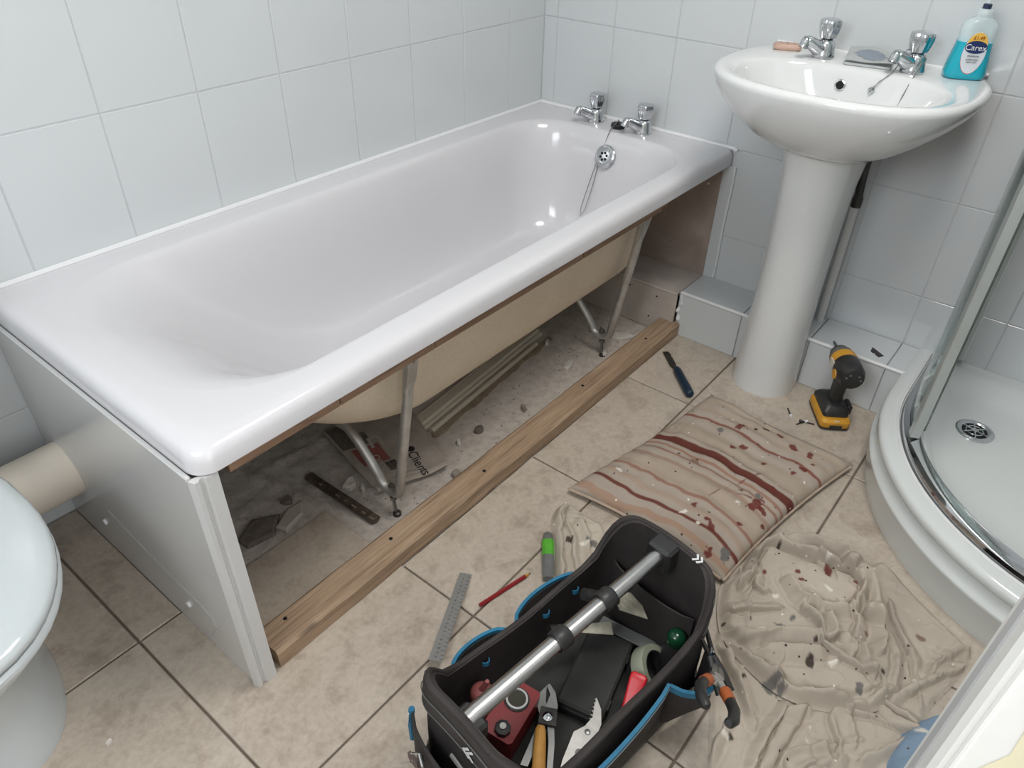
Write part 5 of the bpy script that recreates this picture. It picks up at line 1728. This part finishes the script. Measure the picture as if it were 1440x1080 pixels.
# stitched collar band on both ends
for sgn in (-1, 1):
    pts = [p for p in outer[-1] if p[0] * sgn > 0.17]
    pts.sort(key=lambda p: p[1])
    rg2 = []
    for (u, v, z) in pts:
        ou, ovv = u + sgn * 0.007, v * 1.03
        rg2.append([(ou, ovv, z - 0.004), (ou + sgn * 0.003, ovv * 1.01, z - 0.03), (ou + sgn * 0.003, ovv * 1.01, z - 0.058), (ou - sgn * 0.003, ovv, z - 0.060), (ou - sgn * 0.004, ovv, z - 0.004)])
    cb = obj('collar_band', MB().loft(rg2), 'bagcloth', bag, True, 40)
    st = MB().tube([(g[1][0] + sgn * 0.001, g[1][1], g[1][2] + 0.010) for g in rg2], 0.0009, 5)
    st.tube([(g[2][0] + sgn * 0.001, g[2][1], g[2][2] + 0.006) for g in rg2], 0.0009, 5)
    obj('stitching', st, 'greygrip', cb)
    # reflective chevrons
    vv = -0.072 if sgn > 0 else -0.020
    gi = min(range(len(pts)), key=lambda i: abs(pts[i][1] - vv))
    g = rg2[gi]
    for k in range(2):
        y0 = g[1][1] + 0.008 * k
        obj('chevron_mark', MB().ribbon([(g[1][0] + sgn * 0.0022, y0 - 0.010, g[1][2] + 0.002), (g[1][0] + sgn * 0.0030, y0, g[1][2] - 0.010), (g[1][0] + sgn * 0.0022, y0 - 0.010, g[1][2] - 0.022)], 0.0042, 0.001, (0, 1, 0)), 'reflect', cb)
for k in range(2):
    z0 = top_h(0.232, -0.056) + 0.0045
    obj('chevron_mark', MB().ribbon([(0.219, -0.050 - 0.008 * k, z0), (0.227, -0.056 - 0.008 * k, z0), (0.235, -0.050 - 0.008 * k, z0)], 0.0038, 0.001, (0, 1, 0)), 'reflect', bag)
# handle: square-ish aluminium tube with sleeves
HZ_ = 0.262
obj('handle_tube', MB().tube([(-0.232, 0.004, HZ_ - 0.004), (-0.205, 0.004, HZ_), (0.205, 0.002, HZ_ + 0.012), (0.235, 0.002, HZ_ + 0.012)], 0.0135, 16, flat=((0, 0, 1), 0.85)), 'alu', bag, True)
for u in (-0.035, 0.068):
    z = HZ_ + (u + 0.205) / 0.41 * 0.012
    obj('handle_sleeve', MB().tube([(u - 0.013, 0.003, z), (u - 0.011, 0.003, z), (u + 0.011, 0.003, z), (u + 0.013, 0.003, z)], [0.0165, 0.0178, 0.0178, 0.0165], 16), 'black', bag, True, 50)
for u, sgn in ((-0.218, -1), (0.214, 1)):
    obj('handle_socket', MB().box(u - 0.018, u + 0.018, -0.022, 0.026, HZ_ - 0.032 + (0.008 if sgn > 0 else 0), HZ_ + (0.002 if sgn < 0 else 0.031), 0.005), 'black', bag)


def pocket(u0, u1, side, z1, depth, n=14, blue=True):
    rg2 = []
    bind = []
    for k in range(n + 1):
        f = k / n
        u = lerp(u0, u1, f)
        bulge = depth * (math.sin(PI * f) ** 0.6)
        v = side * (BW * 1.045 + 0.002 + bulge)
        vb = side * (BW * 1.03 + 0.002 + bulge * 0.35)
        z = z1 - 0.010 * math.sin(PI * f)
        vin = side * (abs(v) - 0.004)
        rg2.append([(u, vb, 0.03), (u, v * 1.0, (z + 0.03) * 0.55), (u, v, z), (u, vin, z), (u, side * (abs(vb) - 0.004), 0.03)])
        bind.append((u, v, z))
    p_ = obj('outer_pocket', MB().loft(rg2), 'bagcloth', bag, True, 50)
    if blue:
        obj('blue_binding', MB().ribbon(bind, 0.013, 0.006, (0, 0, 1)), 'blue', p_, True, 40)
        obj('white_edging', MB().tube([(a_, b_ + side * 0.0025, c_ - 0.005) for a_, b_, c_ in bind], 0.0009, 5), 'reflect', p_)
    return p_


pocket(-0.150, -0.035, 1, 0.158, 0.026)
pocket(-0.010, 0.150, 1, 0.152, 0.030)
pocket(-0.215, 0.095, -1, 0.150, 0.012)
pocket(0.098, 0.205, -1, 0.142, 0.046)
# end pocket towards the bath end
ep = MB()
rg2 = []
bind = []
for k in range(13):
    f = k / 12
    v = lerp(-0.10, 0.105, f)
    b_ = 0.024 * math.sin(PI * f) ** 0.6
    rg2.append([(-0.240 - b_ * 0.6, v, 0.04), (-0.246 - b_, v, 0.10), (-0.246 - b_, v, 0.178), (-0.241 - b_, v, 0.178), (-0.236 - b_ * 0.5, v, 0.04)])
    bind.append((-0.246 - b_, v, 0.178))
epo = obj('end_pocket', ep.loft(rg2), 'bagcloth', bag, True, 50)
obj('blue_binding', MB().tube([(-0.243, 0.107, 0.182), (-0.246, 0.109, 0.15), (-0.246, 0.108, 0.10)], 0.005, 8), 'blue', epo, True)
obj('white_edging', MB().tube([(-0.250, 0.106, 0.178), (-0.252, 0.108, 0.15)], 0.0012, 5), 'reflect', epo)
# inner tool loops (blue elastic)
for u in (-0.095, 0.045, 0.120):
    obj('tool_loop', MB().ribbon([(u - 0.007, BW - 0.010, 0.150), (u - 0.003, BW - 0.015, 0.151), (u + 0.003, BW - 0.015, 0.151), (u + 0.007, BW - 0.010, 0.150)], 0.010, 0.0016, (0, 0, 1)), 'blue', bag, True)
# frayed patch and clip on the end
obj('frayed_patch', MB().ribbon([(-0.2575, -0.005, 0.228), (-0.2575, -0.030, 0.221), (-0.2575, -0.055, 0.212)], 0.009, 0.003, (0, 0, 1)), 'greygrip', bag)
clip = thing('belt_clip_ring', 'silver key ring with short strap hanging on the tool bag end', 'key ring', (-1.400, -1.145, 0.0), BA)
cr_ = [(-0.278 - 0.004 * math.sin(k), 0.045 + 0.014 * math.cos(2 * PI * k / 16), 0.165 + 0.014 * math.sin(2 * PI * k / 16)) for k in range(17)]
obj('split_ring', MB().tube(cr_, 0.0018, 6), 'chrome', clip, True)
obj('hook', MB().tube([(-0.276, 0.045, 0.182), (-0.282, 0.030, 0.178), (-0.284, 0.020, 0.160), (-0.282, 0.012, 0.150), (-0.280, 0.008, 0.158)], 0.0026, 8), 'steel', clip, True)
obj('leather_tab', MB().loft([[(-0.278, 0.050 + y, 0.158 + z) for y, z in ((-0.010, -0.014), (0.014, -0.010), (0.016, 0.006), (-0.006, 0.010))], [(-0.283, 0.050 + y, 0.158 + z) for y, z in ((-0.010, -0.014), (0.014, -0.010), (0.016, 0.006), (-0.006, 0.010))]]), mat('brown_leather_tab', (96, 82, 78), 0.7), clip)
obj('pin', MB().tube([(-0.283, 0.058, 0.150), (-0.290, 0.075, 0.128)], 0.002, 6), 'chrome', clip, True)

# ------------------------------------------------------------------ contents of the bag
BM = Matrix.Translation((-1.400, -1.145, 0.0)) @ Matrix.Rotation(BA, 4, 'Z')


def in_bag(name, label, cat, u, v, z, rz=0.0, rx=0.0, ry=0.0):
    o = thing(name, label, cat)
    o.matrix_world = BM @ Matrix.Translation((u, v, z)) @ Matrix.Rotation(rz, 4, 'Z') @ Matrix.Rotation(ry, 4, 'Y') @ Matrix.Rotation(rx, 4, 'X')
    return o


FZ = 0.0225
# flat black case
cs = in_bag('tool_case', 'flat dusty black plastic case lying inside the tool bag', 'case', 0.080, 0.008, FZ, 0.36)
obj('case_body', MB().box(-0.084, 0.084, -0.042, 0.042, 0.0, 0.020, 0.003), 'black', cs)
obj('case_lid', MB().box(-0.084, 0.084, -0.042, 0.042, 0.021, 0.036, 0.004), 'bagdirty', cs)
for u in (-0.05, 0.05):
    obj('case_latch', MB().box(u - 0.010, u + 0.010, -0.045, -0.041, 0.010, 0.030, 0.001), 'black', cs)
# red chalk-line / level with round window
rd = in_bag('chalk_reel', 'red plastic chalk line reel with round window inside the tool bag', 'chalk reel', -0.098, 0.044, FZ, 0.29, 0.06)
obj('case', MB().loft([ring(rrect(-0.052, 0.052, -0.028, 0.028, 0.008), z) for z in (0, 0.004, 0.066, 0.070)]), 'red', rd, True, 35)
obj('window_ring', MB().lathe([(0.0185, 0.069), (0.0185, 0.074), (0.0155, 0.075), (0.0150, 0.071)], (0.020, 0.002, 0), 26), 'reflect', rd, True, 40)
obj('window_seal', MB().lathe([(0.0215, 0.069), (0.0215, 0.0715), (0.0185, 0.072)], (0.020, 0.002, 0), 26), 'rubber', rd, True, 40)
obj('window', MB().lathe([(0.0150, 0.0715), (0.0150, 0.0722)], (0.020, 0.002, 0), 22), mat('smoked_window', (62, 60, 50), 0.15), rd)
obj('crank_boss', MB().lathe([(0.014, 0.069), (0.013, 0.078), (0.006, 0.080)], (-0.036, -0.004, 0), 8), 'black', rd, True, 40)
obj('crank_screw', MB().lathe([(0.006, 0.079), (0.0055, 0.083)], (-0.036, -0.004, 0), 12), 'steel', rd, True, 40)
# red bottle with nozzle
rb = in_bag('squeeze_bottle', 'small dull red squeeze bottle with nozzle inside the tool bag corner', 'bottle', -0.128, 0.078, FZ)
M['dullred'] = mat('dull_red_plastic', (146, 82, 80), 0.5, var=0.08)
obj('bottle', MB().lathe([(0.017, 0), (0.019, 0.004), (0.019, 0.090), (0.017, 0.096)], n=24), 'red', rb, True, 50)
obj('cap', MB().lathe([(0.019, 0.096), (0.019, 0.112), (0.013, 0.118), (0.006, 0.120)], n=24), 'dullred', rb, True, 50)
obj('nozzle', MB().tube([(0, 0, 0.118), (0.006, -0.004, 0.134), (0.007, -0.005, 0.140)], [0.006, 0.0045, 0.0035], 12), 'dullred', rb, True, 50)


def pliers(name, label, u, v, z, rz, jaw='round', tilt=0.0):
    o = in_bag(name, label, 'pliers', u, v, z, rz, tilt)
    return o


# slip-joint pliers
p1 = pliers('slip_joint_pliers', 'steel slip-joint pliers with bright pivot beside the red chalk reel', -0.052, 0.000, FZ + 0.030, 0.62)
plj = lambda pts, t0, t1: MB().prism(pts, t0, t1)
obj('jaw', plj([(0.0, -0.012), (0.022, -0.014), (0.046, -0.006), (0.060, 0.006), (0.056, 0.010), (0.040, 0.002), (0.028, 0.004), (0.0, 0.010)], 0.008, 0.018), 'steel', p1)
obj('jaw', plj([(0.0, -0.010), (0.0, 0.012), (0.020, 0.020), (0.046, 0.020), (0.062, 0.010), (0.050, 0.010), (0.032, 0.008), (0.020, 0.002)], 0.0, 0.009), 'steel', p1)
obj('handle', plj([(-0.090, -0.022), (-0.040, -0.018), (0.004, -0.010), (0.004, 0.002), (-0.040, -0.008), (-0.090, -0.013)], 0.004, 0.014), 'steel', p1)
obj('handle', plj([(-0.085, 0.030), (-0.040, 0.020), (0.004, 0.010), (0.004, -0.004), (-0.040, 0.008), (-0.085, 0.018)], 0.004, 0.014), 'steel', p1)
obj('pivot_nut', MB().lathe([(0.008, 0.0), (0.0085, 0.020), (0.005, 0.022)], n=12), 'chrome', p1, True, 40)
obj('pivot_plate', plj([(-0.014, -0.016), (0.016, -0.014), (0.016, 0.014), (-0.014, 0.014)], 0.016, 0.0195), 'darksteel', p1)
# locking pliers
p2 = pliers('locking_pliers', 'pale steel locking pliers with toothed jaw by the bag front wall', -0.045, -0.070, FZ + 0.030, 0.34)
p2.scale = (1.2, 1.25, 1.1)
obj('body_plate', plj([(-0.090, -0.012), (-0.050, -0.018), (0.0, -0.021), (0.026, -0.014), (0.030, 0.004), (0.012, 0.016), (-0.030, 0.014), (-0.090, 0.004)], 0.0, 0.016), 'galv', p2)
obj('jaw', plj([(0.022, -0.012), (0.040, -0.012), (0.060, -0.004), (0.074, 0.008), (0.060, 0.006), (0.044, 0.002), (0.030, 0.006)], 0.002, 0.014), 'galv', p2)
teeth = MB()
for k in range(6):
    teeth.add([(0.038 + 0.006 * k, 0.0 + 0.0013 * k, z) for z in (0.003, 0.013)] + [(0.041 + 0.006 * k, 0.006 + 0.0008 * k, z) for z in (0.003, 0.013)] + [(0.044 + 0.006 * k, 0.0012 + 0.0013 * k, z) for z in (0.003, 0.013)], [(0, 2, 4), (1, 5, 3), (0, 1, 3, 2), (2, 3, 5, 4), (0, 4, 5, 1)])
obj('jaw_teeth', teeth, 'steel', p2)
for x, y, r in ((-0.012, -0.002, 0.006), (0.020, 0.0, 0.004), (-0.030, -0.010, 0.0025)):
    obj('rivet', MB().lathe([(r, 0.015), (r, 0.0172), (r * 0.6, 0.018)], (x, y, 0), 14), 'steel', p2, True, 40)
# yellow wooden handle
yh = in_bag('wooden_handle_tool', 'tool with flat yellow wooden handle standing in the tool bag', 'hand tool', -0.112, -0.040, 0.078, 0.74, 0, 0.05)
obj('handle', MB().tube([(-0.075, 0, 0), (-0.02, 0, 0), (0.02, 0, 0), (0.045, 0, 0), (0.052, 0, 0)], [0.010, 0.011, 0.010, 0.009, 0.006], 12, flat=((0, 0, 1), 0.6)), 'woodhandle', yh, True, 50)
obj('tang', MB().tube([(-0.12, 0, 0), (-0.07, 0, 0)], 0.004, 8), 'darksteel', yh, True)
# roll of tape
M['tape'] = mat('pale_green_tape', (150, 156, 138), 0.45, var=0.08)
tr = in_bag('tape_roll', 'pale grey-green roll of tape leaning in the tool bag', 'tape roll', 0.148, -0.062, FZ + 0.042, 0.3, 0.75, 0.2)
obj('tape', MB().lathe([(0.043, -0.013), (0.0435, -0.012), (0.0435, 0.012), (0.043, 0.013), (0.032, 0.013), (0.032, -0.013), (0.043, -0.013)], n=36, cap0=False, cap1=False), 'tape', tr, True, 40)
obj('core', MB().lathe([(0.0318, -0.013), (0.0318, 0.013), (0.030, 0.013), (0.030, -0.013), (0.0318, -0.013)], n=36, cap0=False, cap1=False), 'black', tr, True, 40)
# green bottle
gb = in_bag('glue_bottle', 'dark green glossy bottle top in the tool bag corner', 'bottle', 0.188, -0.072, FZ)
M['bottlegreen'] = mat('bottle_green', (18, 62, 40), 0.15)
obj('bottle', MB().lathe([(0.018, 0), (0.020, 0.003), (0.020, 0.080), (0.014, 0.095)], n=22), 'black', gb, True, 50)
obj('cap', MB().lathe([(0.014, 0.095), (0.0165, 0.102), (0.0165, 0.114), (0.012, 0.122), (0.004, 0.125)], n=22), 'bottlegreen', gb, True, 50)
# red handled tool
rh = in_bag('screwdriver', 'bright red plastic tool handle leaning against the bag front wall', 'screwdriver', 0.062, -0.080, FZ + 0.055, 0.35, 0, -0.55)
obj('handle', MB().loft([[(x, y, z) for y, z in rrect(-a_, a_, -b_, b_, 0.004, 4, 0)] for x, a_, b_ in ((-0.045, 0.008, 0.007), (0.0, 0.011, 0.009), (0.040, 0.0145, 0.011), (0.048, 0.0145, 0.011), (0.052, 0.011, 0.008))]), 'brightred', rh, True, 45)
obj('shaft', MB().tube([(-0.075, 0, 0), (-0.044, 0, 0)], 0.003, 8), 'steel', rh, True)
# plastering float / scraper showing in the end pocket
M['plasterblade'] = mat('plaster_smeared_blade', (176, 172, 156), 0.6, var=0.35, vscale=45)
sp_ = in_bag('filling_knife', 'plaster-smeared filling knife tucked into the inner end pocket', 'scraper', 0.170, 0.022, 0.150, -0.55, 0.0, 0.5)
obj('blade', MB().prism([(-0.030, -0.020), (0.030, -0.028), (0.030, 0.028), (-0.030, 0.020)], 0, 0.0015), 'plasterblade', sp_)
obj('handle', MB().tube([(-0.028, 0, 0), (-0.05, 0, 0), (-0.10, 0, 0)], [0.010, 0.012, 0.011], 12), 'black', sp_, True)
ipk = obj('inner_end_pocket', MB().loft([[(0.212 - 0.016 * math.sin(PI * k / 10) ** .6, lerp(-0.085, 0.095, k / 10), z) for z in (0.025, 0.175)] + [(0.209 - 0.016 * math.sin(PI * k / 10) ** .6, lerp(-0.085, 0.095, k / 10), z) for z in (0.175, 0.025)] for k in range(11)]), 'bagcloth', bag, True, 50)
sp2 = in_bag('filling_knife', 'narrow plaster-crusted trowel blade beside the handle sleeve in the bag', 'scraper', 0.112, 0.045, 0.110, -0.5, 0.1, 0.25)
obj('blade', MB().prism([(-0.035, -0.008), (0.030, -0.016), (0.034, 0.010), (-0.030, 0.008)], 0, 0.0015), 'plasterblade', sp2)
obj('handle', MB().tube([(-0.033, 0, 0), (-0.09, 0, 0)], [0.008, 0.010], 10), 'black', sp2, True)
ts = in_bag('steel_trowel_strip', 'long grey metal strip lying across the black case in the bag', 'metal strip', 0.176, 0.000, 0.064, -1.30)
obj('strip', MB().box(-0.070, 0.070, -0.012, 0.012, 0, 0.004, 0.001), 'greygrip', ts)
# pliers in the outer pocket, orange and black sleeves


def grip_pliers(u, v, z, rz, ry, rx, label):
    o = in_bag('combination_pliers', label, 'pliers', u, v, z, rz, rx, ry)
    obj('jaw', plj([(0.0, -0.012), (0.020, -0.011), (0.050, -0.004), (0.050, -0.0005), (0.0, -0.0005)], -0.005, 0.005), 'steel', o)
    obj('jaw', plj([(0.0, 0.012), (0.0, 0.0005), (0.050, 0.0005), (0.050, 0.004), (0.020, 0.011)], -0.005, 0.005), 'steel', o)
    obj('pivot', MB().lathe([(0.009, -0.0065), (0.009, 0.0065)], (-0.004, 0, 0), 16), 'galv', o, True, 40)
    for s in (-1, 1):
        h_ = obj('handle', MB().tube([(-0.004, s * 0.004, 0), (-0.022, s * 0.012, 0), (-0.030, s * 0.016, 0)], 0.0058, 10), 'galv', o, True)
        obj('orange_sleeve', MB().tube([(-0.024, s * 0.013, 0), (-0.028, s * 0.0155, 0), (-0.048, s * 0.024, 0)], [0.008, 0.010, 0.0092], 12), 'orange', h_, True, 50)
        obj('black_sleeve', MB().tube([(-0.047, s * 0.0235, 0), (-0.070, s * 0.030, 0), (-0.100, s * 0.028, 0), (-0.118, s * 0.020, 0), (-0.122, s * 0.018, 0)], [0.0085, 0.0092, 0.0088, 0.008, 0.005], 12), 'black', h_, True, 50)
    return o


grip_pliers(0.150, -0.172, 0.170, 0.50, 0.55, 0.4, 'pliers with orange and black sleeves hanging from the outer bag pocket')
sn = in_bag('side_cutters', 'black-nosed side cutters standing in the outer bag pocket', 'cutters', 0.186, -0.140, 0.158, 1.15, 0.3, -0.5)
obj('jaw', plj([(0.0, -0.007), (0.045, -0.012), (0.050, -0.009), (0.006, -0.0008)], -0.003, 0.003), 'darksteel', sn)
obj('jaw', plj([(0.0, 0.007), (0.006, 0.0008), (0.050, 0.010), (0.045, 0.013)], -0.003, 0.003), 'darksteel', sn)
obj('spring', MB().tube([(0.004, 0.004, 0.004), (0.012, 0.0, 0.005), (0.004, -0.004, 0.004)], 0.002, 6), 'chrome', sn)
for s in (-1, 1):
    obj('handle', MB().tube([(0.0, s * 0.004, 0), (-0.03, s * 0.010, 0), (-0.06, s * 0.012, 0)], [0.005, 0.007, 0.007], 10), 'black', sn, True)
